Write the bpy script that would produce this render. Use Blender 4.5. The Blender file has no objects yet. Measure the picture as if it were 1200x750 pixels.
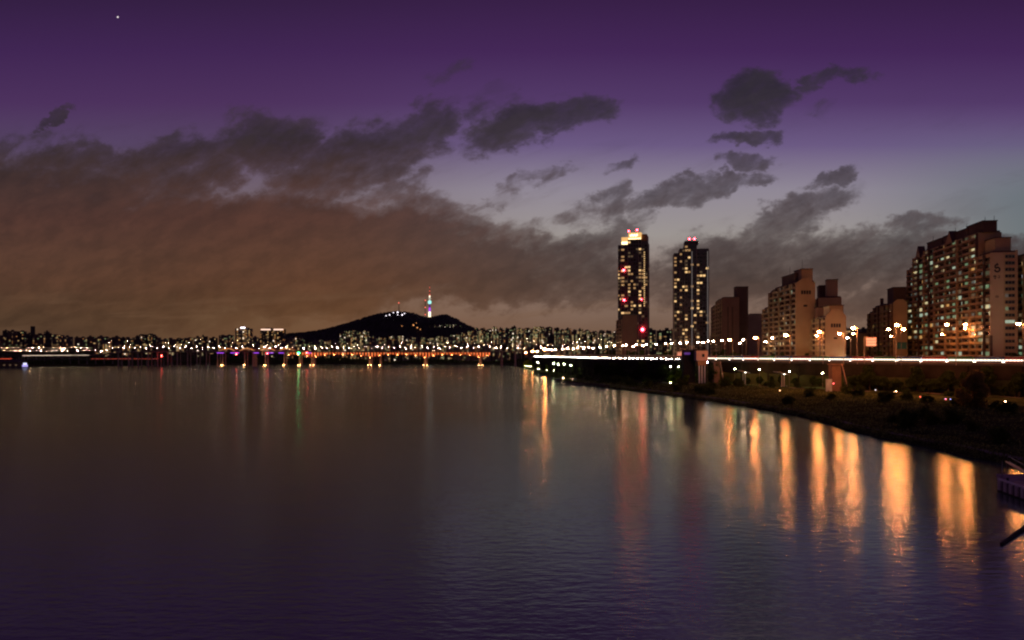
import bpy, math, random
from mathutils import Vector, Matrix
R = math.radians
F = 934.0; CZ = 22.0; HY = 414.0
sc = bpy.context.scene
C = sc.collection

# ------------------------------------------------------------------ helpers
def lin(c):
    c /= 255.0
    return c/12.92 if c <= .04045 else ((c+.055)/1.055)**2.4
def S(r, g, b): return (lin(r), lin(g), lin(b), 1)
def at(px, py, d): return ((px-600)/F*d, d, CZ-(py-HY)/F*d)
def X_(px, d): return (px-600)/F*d
def Z_(py, d): return CZ-(py-HY)/F*d
def interp(pts, t):
    if t <= pts[0][0]: return pts[0][1]
    for (a, va), (b, vb) in zip(pts, pts[1:]):
        if t <= b: return va+(vb-va)*(t-a)/(b-a)
    return pts[-1][1]
def sstep(a, b, x):
    t = max(0, min(1, (x-a)/(b-a))); return t*t*(3-2*t)

MATS = {}
def mat(name, col, rough=.8, var=.25, scale=.4, spec=.3, metal=0):
    """Principled surface with a noise mottling of its colour."""
    if name in MATS: return MATS[name]
    m = bpy.data.materials.new(name); m.use_nodes = True
    nt = m.node_tree; b = nt.nodes['Principled BSDF']
    b.inputs['Roughness'].default_value = rough
    b.inputs['Specular IOR Level'].default_value = spec
    b.inputs['Metallic'].default_value = metal
    tc = nt.nodes.new('ShaderNodeTexCoord'); n = nt.nodes.new('ShaderNodeTexNoise')
    n.inputs['Scale'].default_value = scale; n.inputs['Detail'].default_value = 5
    nt.links.new(tc.outputs['Object'], n.inputs['Vector'])
    r = nt.nodes.new('ShaderNodeValToRGB')
    r.color_ramp.elements[0].position = .3; r.color_ramp.elements[1].position = .7
    r.color_ramp.elements[0].color = (*[c*(1-var) for c in col[:3]], 1)
    r.color_ramp.elements[1].color = (*[min(1, c*(1+var)) for c in col[:3]], 1)
    nt.links.new(n.outputs['Fac'], r.inputs['Fac']); nt.links.new(r.outputs['Color'], b.inputs['Base Color'])
    MATS[name] = m; return m
def emis(name, col, strength, sample=False):
    if name in MATS: return MATS[name]
    m = bpy.data.materials.new(name); m.use_nodes = True
    nt = m.node_tree; b = nt.nodes['Principled BSDF']
    b.inputs['Base Color'].default_value = (.1, .1, .1, 1)
    b.inputs['Emission Color'].default_value = (*col[:3], 1)
    b.inputs['Emission Strength'].default_value = strength
    m.cycles.emission_sampling = 'FRONT' if sample else 'NONE'
    MATS[name] = m; return m

def leafmat(name, col, tr=.45):
    m = mat(name, col, 1, .45, .5, 0); nt = m.node_tree
    b = nt.nodes['Principled BSDF']; r = b.inputs['Base Color'].links[0].from_socket
    t = nt.nodes.new('ShaderNodeBsdfTranslucent'); x = nt.nodes.new('ShaderNodeMixShader'); x.inputs[0].default_value = tr
    nt.links.new(r, t.inputs[0]); nt.links.new(b.outputs[0], x.inputs[1]); nt.links.new(t.outputs[0], x.inputs[2])
    nt.links.new(x.outputs[0], [n for n in nt.nodes if n.type == 'OUTPUT_MATERIAL'][0].inputs[0]); return m

class MB:
    def __init__(s): s.v = []; s.f = []; s.m = []; s.mats = []
    def mi(s, m):
        if m not in s.mats: s.mats.append(m)
        return s.mats.index(m)
    def face(s, pts, m):
        k = len(s.v); s.v += [tuple(p) for p in pts]; s.f.append(tuple(range(k, k+len(pts)))); s.m.append(s.mi(m))
    def box(s, x0, y0, z0, x1, y1, z1, m, M=None):
        k = len(s.v)
        vs = [(x0,y0,z0),(x1,y0,z0),(x1,y1,z0),(x0,y1,z0),(x0,y0,z1),(x1,y0,z1),(x1,y1,z1),(x0,y1,z1)]
        if M is not None: vs = [tuple(M @ Vector(v)) for v in vs]
        s.v += vs
        for f in ((0,3,2,1),(4,5,6,7),(0,1,5,4),(1,2,6,5),(2,3,7,6),(3,0,4,7)):
            s.f.append(tuple(k+i for i in f)); s.m.append(s.mi(m))
    def prism(s, poly, z0, z1, m):
        """vertical extrusion of a ccw xy polygon"""
        n = len(poly); k = len(s.v)
        s.v += [(x, y, z0) for x, y in poly]+[(x, y, z1) for x, y in poly]
        s.f.append(tuple(k+n+i for i in range(n))); s.m.append(s.mi(m))
        s.f.append(tuple(k+n-1-i for i in range(n))); s.m.append(s.mi(m))
        for i in range(n):
            j = (i+1) % n; s.f.append((k+i, k+j, k+n+j, k+n+i)); s.m.append(s.mi(m))
    def tube(s, p0, p1, r0, r1, m, n=6):
        p0, p1 = Vector(p0), Vector(p1); d = (p1-p0)
        if d.length < 1e-6: return
        q = d.to_track_quat('Z', 'Y').to_matrix(); k = len(s.v)
        for p, r in ((p0, r0), (p1, r1)):
            for i in range(n):
                a = 2*math.pi*i/n; s.v.append(tuple(p+q @ Vector((r*math.cos(a), r*math.sin(a), 0))))
        for i in range(n):
            j = (i+1) % n; s.f.append((k+i, k+j, k+n+j, k+n+i)); s.m.append(s.mi(m))
        s.f.append(tuple(k+n-1-i for i in range(n))); s.m.append(s.mi(m))
        s.f.append(tuple(k+n+i for i in range(n))); s.m.append(s.mi(m))
    def lathe(s, prof, m, n=16, c=(0, 0)):
        k = len(s.v)
        for r, z in prof:
            for i in range(n):
                a = 2*math.pi*i/n; s.v.append((c[0]+r*math.cos(a), c[1]+r*math.sin(a), z))
        for q in range(len(prof)-1):
            for i in range(n):
                j = (i+1) % n; b = k+q*n
                s.f.append((b+i, b+j, b+n+j, b+n+i)); s.m.append(s.mi(m))
        s.f.append(tuple(k+(len(prof)-1)*n+i for i in range(n))); s.m.append(s.mi(m))
        s.f.append(tuple(k+n-1-i for i in range(n))); s.m.append(s.mi(m))
    def ball(s, c, rx, ry, rz, m, n=6, rings=3):
        k = len(s.v)
        s.v.append((c[0], c[1], c[2]-rz))
        for q in range(1, rings+1):
            ph = -math.pi/2+math.pi*q/(rings+1)
            for i in range(n):
                a = 2*math.pi*i/n
                s.v.append((c[0]+rx*math.cos(ph)*math.cos(a), c[1]+ry*math.cos(ph)*math.sin(a), c[2]+rz*math.sin(ph)))
        s.v.append((c[0], c[1], c[2]+rz)); top = len(s.v)-1
        for i in range(n):
            j = (i+1) % n
            s.f.append((k, k+1+j, k+1+i)); s.m.append(s.mi(m))
            b = k+1+(rings-1)*n; s.f.append((top, b+i, b+j)); s.m.append(s.mi(m))
            for q in range(rings-1):
                b = k+1+q*n; s.f.append((b+i, b+j, b+n+j, b+n+i)); s.m.append(s.mi(m))
    def mesh(s, name, smooth=False):
        me = bpy.data.meshes.new(name); me.from_pydata(s.v, [], s.f)
        for m in s.mats: me.materials.append(m)
        me.polygons.foreach_set('material_index', s.m)
        if smooth: me.polygons.foreach_set('use_smooth', [True]*len(s.f))
        me.update(); return me
    def build(s, name, parent=None, smooth=False):
        o = bpy.data.objects.new(name, s.mesh(name, smooth)); C.objects.link(o)
        if parent: o.parent = parent
        return o
def link(name, me, parent=None, loc=(0, 0, 0), rz=0, scale=None):
    o = bpy.data.objects.new(name, me); C.objects.link(o); o.location = loc; o.rotation_euler = (0, 0, rz)
    if scale: o.scale = scale
    if parent: o.parent = parent
    return o
def tag(o, label=None, cat=None, group=None, kind=None):
    for k, v in (('label', label), ('category', cat), ('group', group), ('kind', kind)):
        if v: o[k] = v
    return o
def thing(name, label, cat, loc=(0, 0, 0), rz=0, group=None):
    o = bpy.data.objects.new(name, None); C.objects.link(o); o.empty_display_size = 1
    o.location = loc; o.rotation_euler = (0, 0, rz)
    return tag(o, label, cat, group)
ORD = ['first','second','third','fourth','fifth','sixth','seventh','eighth','ninth','tenth','eleventh','twelfth','thirteenth','fourteenth',
 'fifteenth','sixteenth','seventeenth','eighteenth','nineteenth','twentieth']
def ordn(i):
    if i < 20: return ORD[i]
    tens = {2:'twenty',3:'thirty',4:'forty',5:'fifty',6:'sixty',7:'seventy',8:'eighty',9:'ninety'}; n = i+1
    t, u = divmod(n, 10)
    if n >= 100: return str(n)+'th'
    return tens[t]+'-'+ORD[u-1] if u else tens[t][:-1]+'ieth'

# ------------------------------------------------------------------ camera / settings
cd = bpy.data.cameras.new('camera'); cam = bpy.data.objects.new('camera', cd); C.objects.link(cam)
cam.location = (0, 0, CZ); cam.rotation_euler = (R(90), 0, 0)
cd.lens = 36*F/1200; cd.sensor_width = 36; cd.shift_y = (HY-375)/1200
cd.clip_start = .5; cd.clip_end = 80000
sc.camera = cam
sc.view_settings.view_transform = 'Standard'; sc.view_settings.look = 'None'
sc.view_settings.exposure = 0; sc.view_settings.gamma = 1
cy = sc.cycles
cy.filter_width = 2.2; cy.max_bounces = 5; cy.diffuse_bounces = 2; cy.glossy_bounces = 3
cy.caustics_reflective = False; cy.caustics_refractive = False
cy.sample_clamp_indirect = 4; cy.sample_clamp_direct = 0
cy.use_adaptive_sampling = False; cy.denoising_prefilter = 'ACCURATE'; cy.use_light_tree = True; cy.use_denoising = True

# ------------------------------------------------------------------ world: dusk sky with cloud banks
w = bpy.data.worlds.new('World'); sc.world = w; w.use_nodes = True
nt = w.node_tree; N = nt.nodes; L = nt.links; N.clear()
def node(t, **kw):
    n = N.new(t)
    for k, v in kw.items(): setattr(n, k, v)
    return n
def val(n, i, v):
    if isinstance(v, bpy.types.NodeSocket): L.new(v, n.inputs[i])
    else: n.inputs[i].default_value = v
def ma(op, a, b=None, c=None, clamp=False):
    n = node('ShaderNodeMath', operation=op, use_clamp=clamp)
    val(n, 0, a)
    if b is not None: val(n, 1, b)
    if c is not None: val(n, 2, c)
    return n.outputs[0]
def smooth(x, a, b, lo=0, hi=1):
    n = node('ShaderNodeMapRange', interpolation_type='SMOOTHSTEP')
    val(n, 0, x); val(n, 1, a); val(n, 2, b); val(n, 3, lo); val(n, 4, hi); return n.outputs[0]
tc = node('ShaderNodeTexCoord'); sep = node('ShaderNodeSeparateXYZ'); L.new(tc.outputs['Generated'], sep.inputs[0])
dx, dy, dz = sep.outputs
ay = ma('MAXIMUM', ma('ABSOLUTE', dy), .2)
PX = ma('MULTIPLY_ADD', ma('DIVIDE', dx, ay), F/100, 6)       # sky direction measured in hundredths, along the horizon
PY = ma('MULTIPLY_ADD', ma('DIVIDE', dz, ay), -F/100, HY/100)  # and downward from the zenith side
def fbm(sx, sy, seed, detail=7, rough=.55, dist=0., rot=0., warp=None):
    cb = node('ShaderNodeCombineXYZ'); val(cb, 0, PX); val(cb, 1, PY); val(cb, 2, seed)
    mp = node('ShaderNodeMapping'); mp.inputs['Rotation'].default_value = (0, 0, R(rot)); mp.inputs['Scale'].default_value = (sx, sy, 1)
    mp2 = node('ShaderNodeMapping'); mp2.inputs['Rotation'].default_value = (0, 0, R(rot))
    L.new(cb.outputs[0], mp2.inputs[0]); mp.inputs['Rotation'].default_value = (0, 0, 0); L.new(mp2.outputs[0], mp.inputs[0])
    n = node('ShaderNodeTexNoise'); L.new(mp.outputs[0], n.inputs['Vector'])
    n.inputs['Scale'].default_value = 1; n.inputs['Detail'].default_value = detail
    n.inputs['Roughness'].default_value = rough; n.inputs['Distortion'].default_value = dist
    return n.outputs['Fac'] if 'Fac' in n.outputs else n.outputs[0]
w1 = ma('SUBTRACT', fbm(1.6, 2.4, 3.1, 7, .62), .5); w2 = ma('SUBTRACT', fbm(1.6, 2.4, 9.7, 7, .62), .5)
WX = ma('MULTIPLY_ADD', w1, 1.1, PX); WY = ma('MULTIPLY_ADD', w2, .7, PY)
def blob(x, y, rx, ry, rot=0, s=1.):
    a = R(rot); ca, sa = math.cos(a), -math.sin(a)   # rot lifts the right end
    ux = ma('SUBTRACT', WX, x/100); uy = ma('SUBTRACT', WY, y/100)
    p = ma('MULTIPLY_ADD', uy, sa*100/rx, ma('MULTIPLY', ux, ca*100/rx))
    q = ma('MULTIPLY_ADD', uy, ca*100/ry, ma('MULTIPLY', ux, -sa*100/ry))
    r2 = ma('MULTIPLY_ADD', p, p, ma('MULTIPLY', q, q))
    return ma('MULTIPLY', smooth(r2, 1.8, .1), s)
BL = [(-20,300,330,125,0,1.5),(90,205,95,38,-2,1.),(205,200,85,48,5,1.),(315,172,75,42,-5,.95),(415,190,120,42,22,1.),(492,155,62,28,35,.9),
 (300,300,330,72,0,1.5),(530,305,190,42,-12,1.3),(480,215,40,9,30,.55),(560,233,70,8,22,.55),(650,258,60,14,18,.65),(745,262,30,16,35,.6),(640,312,120,38,-8,1.05),(700,285,60,30,20,.9),(540,335,240,24,0,1.1),
 (600,150,60,26,18,1.),(672,134,62,22,10,.85),(580,120,40,14,30,.4),(440,232,60,18,10,.7),
 (870,315,120,50,5,1.05),(915,262,95,22,22,.9),(1010,305,110,40,8,.95),(1060,272,70,16,12,.75),(1190,305,80,26,0,.95),(970,345,260,30,0,.75),
 (884,112,44,28,10,1.),(880,158,42,11,14,.85),(968,92,48,12,12,.7),(882,190,30,9,8,.6),(974,213,42,9,16,.8),(860,214,45,10,14,.7),
 (790,228,66,14,12,.75),(715,240,34,20,40,.7),(620,212,60,11,28,.6),(725,184,26,9,20,.55),(648,195,30,8,10,.4),
 (62,140,30,6,22,.7),(535,78,36,16,20,.4),(962,130,18,14,0,.35),(1130,92,40,10,10,.25),(700,330,200,36,5,.6)]
D = None
for b in BL:
    v = blob(*b); D = v if D is None else ma('MAXIMUM', D, v)
n1 = fbm(1.15, 2.3, 1.3, 9, .58, .25, 20); n2 = fbm(3.6, 6.5, 5.2, 7, .6, .3, 24)
nn = ma('MULTIPLY_ADD', n2, .6, ma('MULTIPLY', n1, .6))
DB = ma('MULTIPLY', ma('POWER', D, 1.25), 1.75)
dens = ma('ADD', DB, ma('MULTIPLY', ma('SUBTRACT', nn, .6), 4.0))
gate = smooth(D, .02, .3)
alpha = ma('MULTIPLY', smooth(dens, .15, 1.25), gate, clamp=True)
veil = fbm(1.0, 3.2, 44.4, 6, .55, .6, 22)
alpha = ma('MAXIMUM', alpha, ma('MULTIPLY', smooth(D, .0, .5), smooth(veil, .42, .78, 0, .5)))
wis = fbm(.75, 3.4, 21.5, 8, .6, .5, 17)
wband = ma('MULTIPLY', smooth(PY, .7, 2.1), smooth(wis, .52, .75, 0, .26))
alpha = ma('MAXIMUM', alpha, wband)
PF = ma('DIVIDE', PY, 5.0, clamp=True)
def ramp(stops, fac=None):
    r = node('ShaderNodeValToRGB'); el = r.color_ramp.elements
    for i, (p, c) in enumerate(stops):
        e = el[i] if i < 2 else el.new(p/500)
        e.position = p/500; e.color = S(*c)
    L.new(fac or PF, r.inputs[0]); return r.outputs[0]
def mix(f, a, b, mode='MIX'):
    n = node('ShaderNodeMix', data_type='RGBA', blend_type=mode)
    val(n, 0, f)
    if isinstance(a, tuple): n.inputs[6].default_value = a
    else: L.new(a, n.inputs[6])
    if isinstance(b, tuple): n.inputs[7].default_value = b
    else: L.new(b, n.inputs[7])
    return n.outputs[2]
lr = smooth(PX, 2.6, 6.6)
skyL = ramp([(0,(50,27,66)),(60,(62,34,82)),(120,(74,46,92)),(170,(84,66,100)),(230,(112,98,110)),(300,(116,96,90)),(350,(96,74,58)),(400,(88,70,52))])
skyR = ramp([(0,(54,28,70)),(60,(66,36,86)),(120,(82,56,104)),(170,(106,88,130)),(222,(142,134,148)),(275,(154,147,144)),(330,(138,116,106)),(400,(104,80,64))])
sky = mix(lr, skyL, skyR)
teal = ma('MULTIPLY', smooth(PX, 9.5, 12.5), ma('MULTIPLY', smooth(PY, 1.3, 2.4), smooth(PY, 3.6, 2.8)))
sky = mix(ma('MULTIPLY', teal, .85), sky, S(92, 106, 112))
clL = ramp([(110,(48,40,50)),(160,(44,38,42)),(200,(56,40,38)),(255,(76,47,40)),(330,(82,55,43)),(370,(73,55,43)),(410,(74,59,46))])
clR = ramp([(90,(44,40,48)),(150,(50,45,52)),(220,(66,58,64)),(270,(66,55,58)),(320,(65,54,53)),(365,(80,63,57)),(410,(98,74,60))])
cl = mix(smooth(PX, 3.6, 7.4), clL, clR)
shade = fbm(1.4, 3.0, 14.2, 7, .6, .4, 15)
PXs, PYs = PX, PY
PX = ma('ADD', PX, .10); PY = ma('ADD', PY, .10)
n1b = fbm(1.15, 2.3, 1.3, 9, .58, .25, 20); n2b = fbm(3.6, 6.5, 5.2, 7, .6, .3, 24)
PX, PY = PXs, PYs
rel = ma('SUBTRACT', nn, ma('MULTIPLY_ADD', n2b, .6, ma('MULTIPLY', n1b, .6)))      # relief: undersides catch the city light
cl = mix(1., cl, mix(smooth(shade, .3, .7), (.86, .86, .89, 1), (1.12, 1.1, 1.08, 1)), 'MULTIPLY')
cl = mix(1., cl, mix(smooth(rel, -.16, .16), (.86, .87, .9, 1), (1.17, 1.15, 1.12, 1)), 'MULTIPLY')
body = smooth(dens, .5, 2.2, 0, 1)
cl = mix(1., cl, mix(body, (1.12, 1.1, 1.08, 1), (.9, .89, .9, 1)), 'MULTIPLY')                     # thick cloud is darker in its core than at its rim
cl = mix(ma('MULTIPLY', ma('SUBTRACT', 1, body), .35), cl, sky)
col = mix(ma('MULTIPLY', alpha, .94), sky, cl)
low = fbm(.5, 5., 31., 6, .55, .4, 4)
col = mix(ma('MULTIPLY', smooth(PY, 3.2, 3.8), smooth(low, .5, .68, 0, .4)), col, S(108, 82, 64))
# the evening star
st = ma('ADD', ma('POWER', ma('SUBTRACT', PX, 1.38), 2), ma('POWER', ma('SUBTRACT', PY, .2), 2))
star = ma('LESS_THAN', st, .0001)
bg = node('ShaderNodeBackground'); L.new(col, bg.inputs[0]); bg.inputs[1].default_value = 1.0
bgs = node('ShaderNodeBackground'); bgs.inputs[0].default_value = (1, .9, .85, 1); L.new(ma('MULTIPLY', star, 1.0), bgs.inputs[1])
ns = node('ShaderNodeTexSky'); ns.sky_type = 'NISHITA'; ns.sun_disc = False; ns.sun_elevation = R(0.5); ns.sun_rotation = R(-12)
bgn = node('ShaderNodeBackground'); L.new(ns.outputs[0], bgn.inputs[0]); bgn.inputs[1].default_value = .003
a1 = node('ShaderNodeAddShader'); a2 = node('ShaderNodeAddShader'); out = node('ShaderNodeOutputWorld')
L.new(bg.outputs[0], a1.inputs[0]); L.new(bgn.outputs[0], a1.inputs[1])
L.new(a1.outputs[0], a2.inputs[0]); L.new(bgs.outputs[0], a2.inputs[1]); L.new(a2.outputs[0], out.inputs[0])
w.cycles.sampling_method = 'MANUAL'; w.cycles.sample_map_resolution = 512

# ------------------------------------------------------------------ materials
grd = mat('soil_and_grass', (.048, .058, .022), 1, .5, .08, 0)
conc = mat('concrete', (.2, .18, .16), .85, .2, .3)
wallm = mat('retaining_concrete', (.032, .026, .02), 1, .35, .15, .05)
asph = mat('asphalt', (.05, .05, .05), .75, .2, .5)
path_m = mat('path_paving', (.1, .07, .05), .85, .2, .6)
steel = mat('grey_steel', (.2, .2, .2), .45, .15, 2, .5, .6)
dsteel = mat('dark_steel', (.05, .05, .055), .5, .2, 2)
glassd = mat('dark_glass', (.015, .017, .02), .15, .2, .2, .6)
leaf = leafmat('leaves', (.07, .07, .02))
leafd = leafmat('dark_leaves', (.06, .085, .025))
bark = mat('bark', (.07, .05, .035), .9, .3, 3)
white = mat('white_paint', (.75, .73, .7), .6, .06, 1)

# ------------------------------------------------------------------ water
wm = bpy.data.materials.new('river_water'); wm.use_nodes = True
nt = wm.node_tree; N = nt.nodes; L = nt.links; N.clear()
g = node('ShaderNodeNewGeometry')
def wnoise(sx, sy, detail, seed, rot=0, rough=.5):
    mp = node('ShaderNodeMapping'); mp.inputs['Scale'].default_value = (sx, sy, 1); mp.inputs['Location'].default_value = (seed, seed*2, 0)
    mp.inputs['Rotation'].default_value = (0, 0, R(rot))
    L.new(g.outputs['Position'], mp.inputs[0]); n = node('ShaderNodeTexNoise'); L.new(mp.outputs[0], n.inputs['Vector'])
    n.inputs['Scale'].default_value = 1; n.inputs['Detail'].default_value = detail; n.inputs['Roughness'].default_value = rough
    return n.outputs[0]
calm = smooth(wnoise(.004, .012, 3, 7.7), .38, .62)            # slicks and ruffled patches
h = ma('ADD', ma('MULTIPLY', wnoise(.42, .85, 2, 1.2, 5), .5), ma('MULTIPLY', wnoise(1.3, 2.4, 2, 4.4, -7, .5), .14))
h = ma('ADD', h, ma('MULTIPLY', wnoise(.06, .1, 2, 8.1, 20), .5))
h = ma('MULTIPLY', h, ma('MULTIPLY_ADD', calm, .4, .75))
bp = node('ShaderNodeBump'); bp.inputs['Strength'].default_value = 1; bp.inputs['Distance'].default_value = .13
L.new(h, bp.inputs['Height'])
lw = node('ShaderNodeFresnel'); lw.inputs['IOR'].default_value = 1.5
fac = smooth(lw.outputs[0], .0, .75, .26, .42)
gl = node('ShaderNodeBsdfGlossy'); gl.distribution = 'BECKMANN'; gl.inputs['Roughness'].default_value = .2; L.new(bp.outputs[0], gl.inputs['Normal'])
L.new(ma('MULTIPLY_ADD', calm, .025, .163), gl.inputs['Roughness']); gl.inputs['Anisotropy'].default_value = .0; tv = node('ShaderNodeCombineXYZ'); tv.inputs[1].default_value = 1; L.new(tv.outputs[0], gl.inputs['Tangent']); gl.inputs[0].default_value = (.84, .95, .86, 1)
df = node('ShaderNodeBsdfDiffuse'); df.inputs[0].default_value = (.05, .085, .06, 1)
mx = node('ShaderNodeMixShader'); L.new(fac, mx.inputs[0]); L.new(df.outputs[0], mx.inputs[1]); L.new(gl.outputs[0], mx.inputs[2])
out = node('ShaderNodeOutputMaterial'); L.new(mx.outputs[0], out.inputs[0])
m_ = MB(); m_.face([(-15000, -3000, 0), (15000, -3000, 0), (15000, 15000, 0), (-15000, 15000, 0)], wm)
tag(m_.build('water'), 'dark river with long light streaks', kind='structure')

# ------------------------------------------------------------------ terrain
SX = [(-300,104),(0,100),(151,97),(177,97.6),(200,96),(223,95.6),(278,101),(307,98.6),(360,92.6),(419,80.8),(501,64),(663,39),(1027,28),(1370,4),(1560,-60)]
HX = [(-300,662),(200,312),(336,216),(400,171),(467,125),(646,69),(850,46),(1050,28),(1150,30),(1250,48),(1450,130),(1700,260)]
def sxf(y): return interp(SX, y)
def hxf(y):                                         # smoothed near edge of the highway
    return sum(interp(HX, y+k) for k in (-60, -40, -20, 0, 20, 40, 60))/7
def hz(y): return 17.5 if y < 900 else 17.5-2.5*sstep(900, 1400, y)
rnd = random.Random(5)
def near_h(t, y):
    tw = hxf(y)-sxf(y)-1
    if t < -.5: return -2
    if t > tw: return hz(y)-.7 - 6*sstep(tw+80, tw+400, t)
    base = 1.3*min(1, (t+.5)/3)+2.7*sstep(3, 45, t)
    return base+.35*math.sin(t*.7+y*.13)*math.sin(y*.31+t*.2)*min(1, t/4) if t > 0 else base
ys = []
y = -300
while y < 1500:
    ys.append(y); y += 4 if 100 < y < 700 else 12
m_ = MB(); rows = []
for y in ys:
    tw = hxf(y)-sxf(y)-1
    ts = [-30, -6, -2, 0, 1, 2, 4, 6] + [6+(max(tw, 8)-6.2)*k/22 for k in range(1, 23)] + [max(tw, 8)+.2, max(tw, 8)+25, max(tw,8)+60, max(tw,8)+120, max(tw,8)+420, 9000]
    if tw < 8: ts = [-30, -6, -2, 0, 1, 2, 4, 6] + [6+1.8*k/22 for k in range(1, 23)] + [8.2, 33, 68, 128, 428, 9000]
    rows.append([(sxf(y)+t+(0.6*math.sin(y*.21)+.5*math.sin(y*.47) if abs(t) < 5 else 0), y, near_h(t, y)) for t in ts])
nc = len(rows[0]); m_.mi(grd)
for r_ in rows: m_.v += r_
for i in range(len(rows)-1):
    for j in range(nc-1):
        a = i*nc+j; m_.f.append((a, a+1, a+nc+1, a+nc)); m_.m.append(0)
tag(m_.build('near_bank_ground', smooth=True), kind='structure')

FY = [(-12000,-300),(-1100,-300),(-1000,0),(-900,900),(-777,1209),(-740,1370),(-628,1468),(-507,1560),(-300,1585),(0,1560),(12000,1500)]
def farh(x, y):
    d = (y-interp(FY, x))*(.25 if x < -740 else .9)
    if d < 0: return -4
    h_ = 3*min(1, d/15)
    lf = sstep(-300, -700, x*1900/max(y, 500))
    h_ += lf*34*sstep(1650, 2150, y) + (1-lf)*sstep(1700, 3600, y)*62
    h_ += 3*math.sin(x*.004+1)*math.sin(y*.003) if y > 1800 else 0
    return h_
xs = [-12000+k*400 for k in range(27)]+[-1300+k*12 for k in range(140)]+[400+k*300 for k in range(40)]
yy = [-300+k*60 for k in range(18)]+[780+k*12 for k in range(90)]+[1880+k*80 for k in range(30)]+[4400+k*600 for k in range(14)]
m_ = MB(); m_.mi(grd)
for y in yy:
    for x in xs:
        hgt = farh(x, y)
        if y < 1490 and x > sxf(y)-20: hgt = -6
        m_.v.append((x, y, hgt))
for i in range(len(yy)-1):
    for j in range(len(xs)-1):
        a = i*len(xs)+j; m_.f.append((a, a+1, a+len(xs)+1, a+len(xs))); m_.m.append(0)
tag(m_.build('far_bank_ground', smooth=True), kind='structure')

# the wooded hill with the tower
HP = [(300,400),(330,393.5),(345,391),(360,390),(385,386),(405,380.5),(430,372.5),(440,369.5),(448,367.5),(460,365.8),(468,365.5),(480,366.5),(488,368),(495,371),(503,372.3),(511,371),(518,369),(525,369.3),(535,374),(548,381),(560,386.5),(580,389),(600,391),(640,402)]
rh = random.Random(11)
m_ = MB(); hillm = mat('wooded_hillside', (.022, .026, .014), .95, .5, .012); m_.mi(hillm)
nx, ny = 420, 40; YH = 5400
for j in range(ny+1):
    fy = -1+2*j/ny
    for i in range(nx+1):
        px = 300+340*i/nx; x = X_(px, YH)
        top = Z_(interp(HP, px), YH)-20
        prof = (math.cos(fy*math.pi/2))**1.3
        y = YH+fy*900
        z = 20+top*prof*(1 if top > 0 else 0)+rh.uniform(-1, 1)*7*prof
        m_.v.append((x+rh.uniform(-4, 4), y, z))
for j in range(ny):
    for i in range(nx):
        a = j*(nx+1)+i; m_.f.append((a, a+1, a+nx+2, a+nx+1)); m_.m.append(0)
tag(m_.build('wooded_hill'), kind='structure')

# ------------------------------------------------------------------ windows helper
def lit(name, c, s): return emis('lit_window_'+name, c, s)
LIT = [lit('warm', (1, .6, .25), .75), lit('cream', (1, .85, .45), .6), lit('pale', (.75, .95, .7), .42), lit('green', (.5, .85, .45), .22), lit('amber', (1, .5, .15), .5), lit('cool', (.8, .85, .95), .45)]
DIM = [lit('dim_green', (.5, .75, .4), .07), lit('dim_warm', (.9, .6, .3), .1), lit('dim_pale', (.7, .75, .6), .1)]
GOLD = [lit('gold', (1, .62, .26), 1.1), lit('gold_soft', (1, .55, .22), .4), lit('gold_bright', (1, .8, .5), 4.5)]
_unit = {}
def unit(m):
    if m.name not in _unit:
        b = MB(); b.box(0, 0, 0, 1, 1, 1, m); _unit[m.name] = b.mesh('window')
    return _unit[m.name]
def multi(root, name, items, plural=None):
    """items: (x0,y0,z0,x1,y1,z1,mat). Up to 100 children of that name (lit first), the rest one 'stuff' part."""
    items = sorted(items, key=lambda q: 1 if q[6] in (glassd,) else 0)
    for (a, b, c, d, e, f, m) in items[:100]:
        link(name, unit(m), root, (a, b, c), 0, (d-a, e-b, f-c))
    if items[100:]:
        q = MB()
        for (a, b, c, d, e, f, m) in items[100:]: q.box(a, b, c, d, e, f, m)
        tag(q.build(name, root), kind='stuff')

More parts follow.
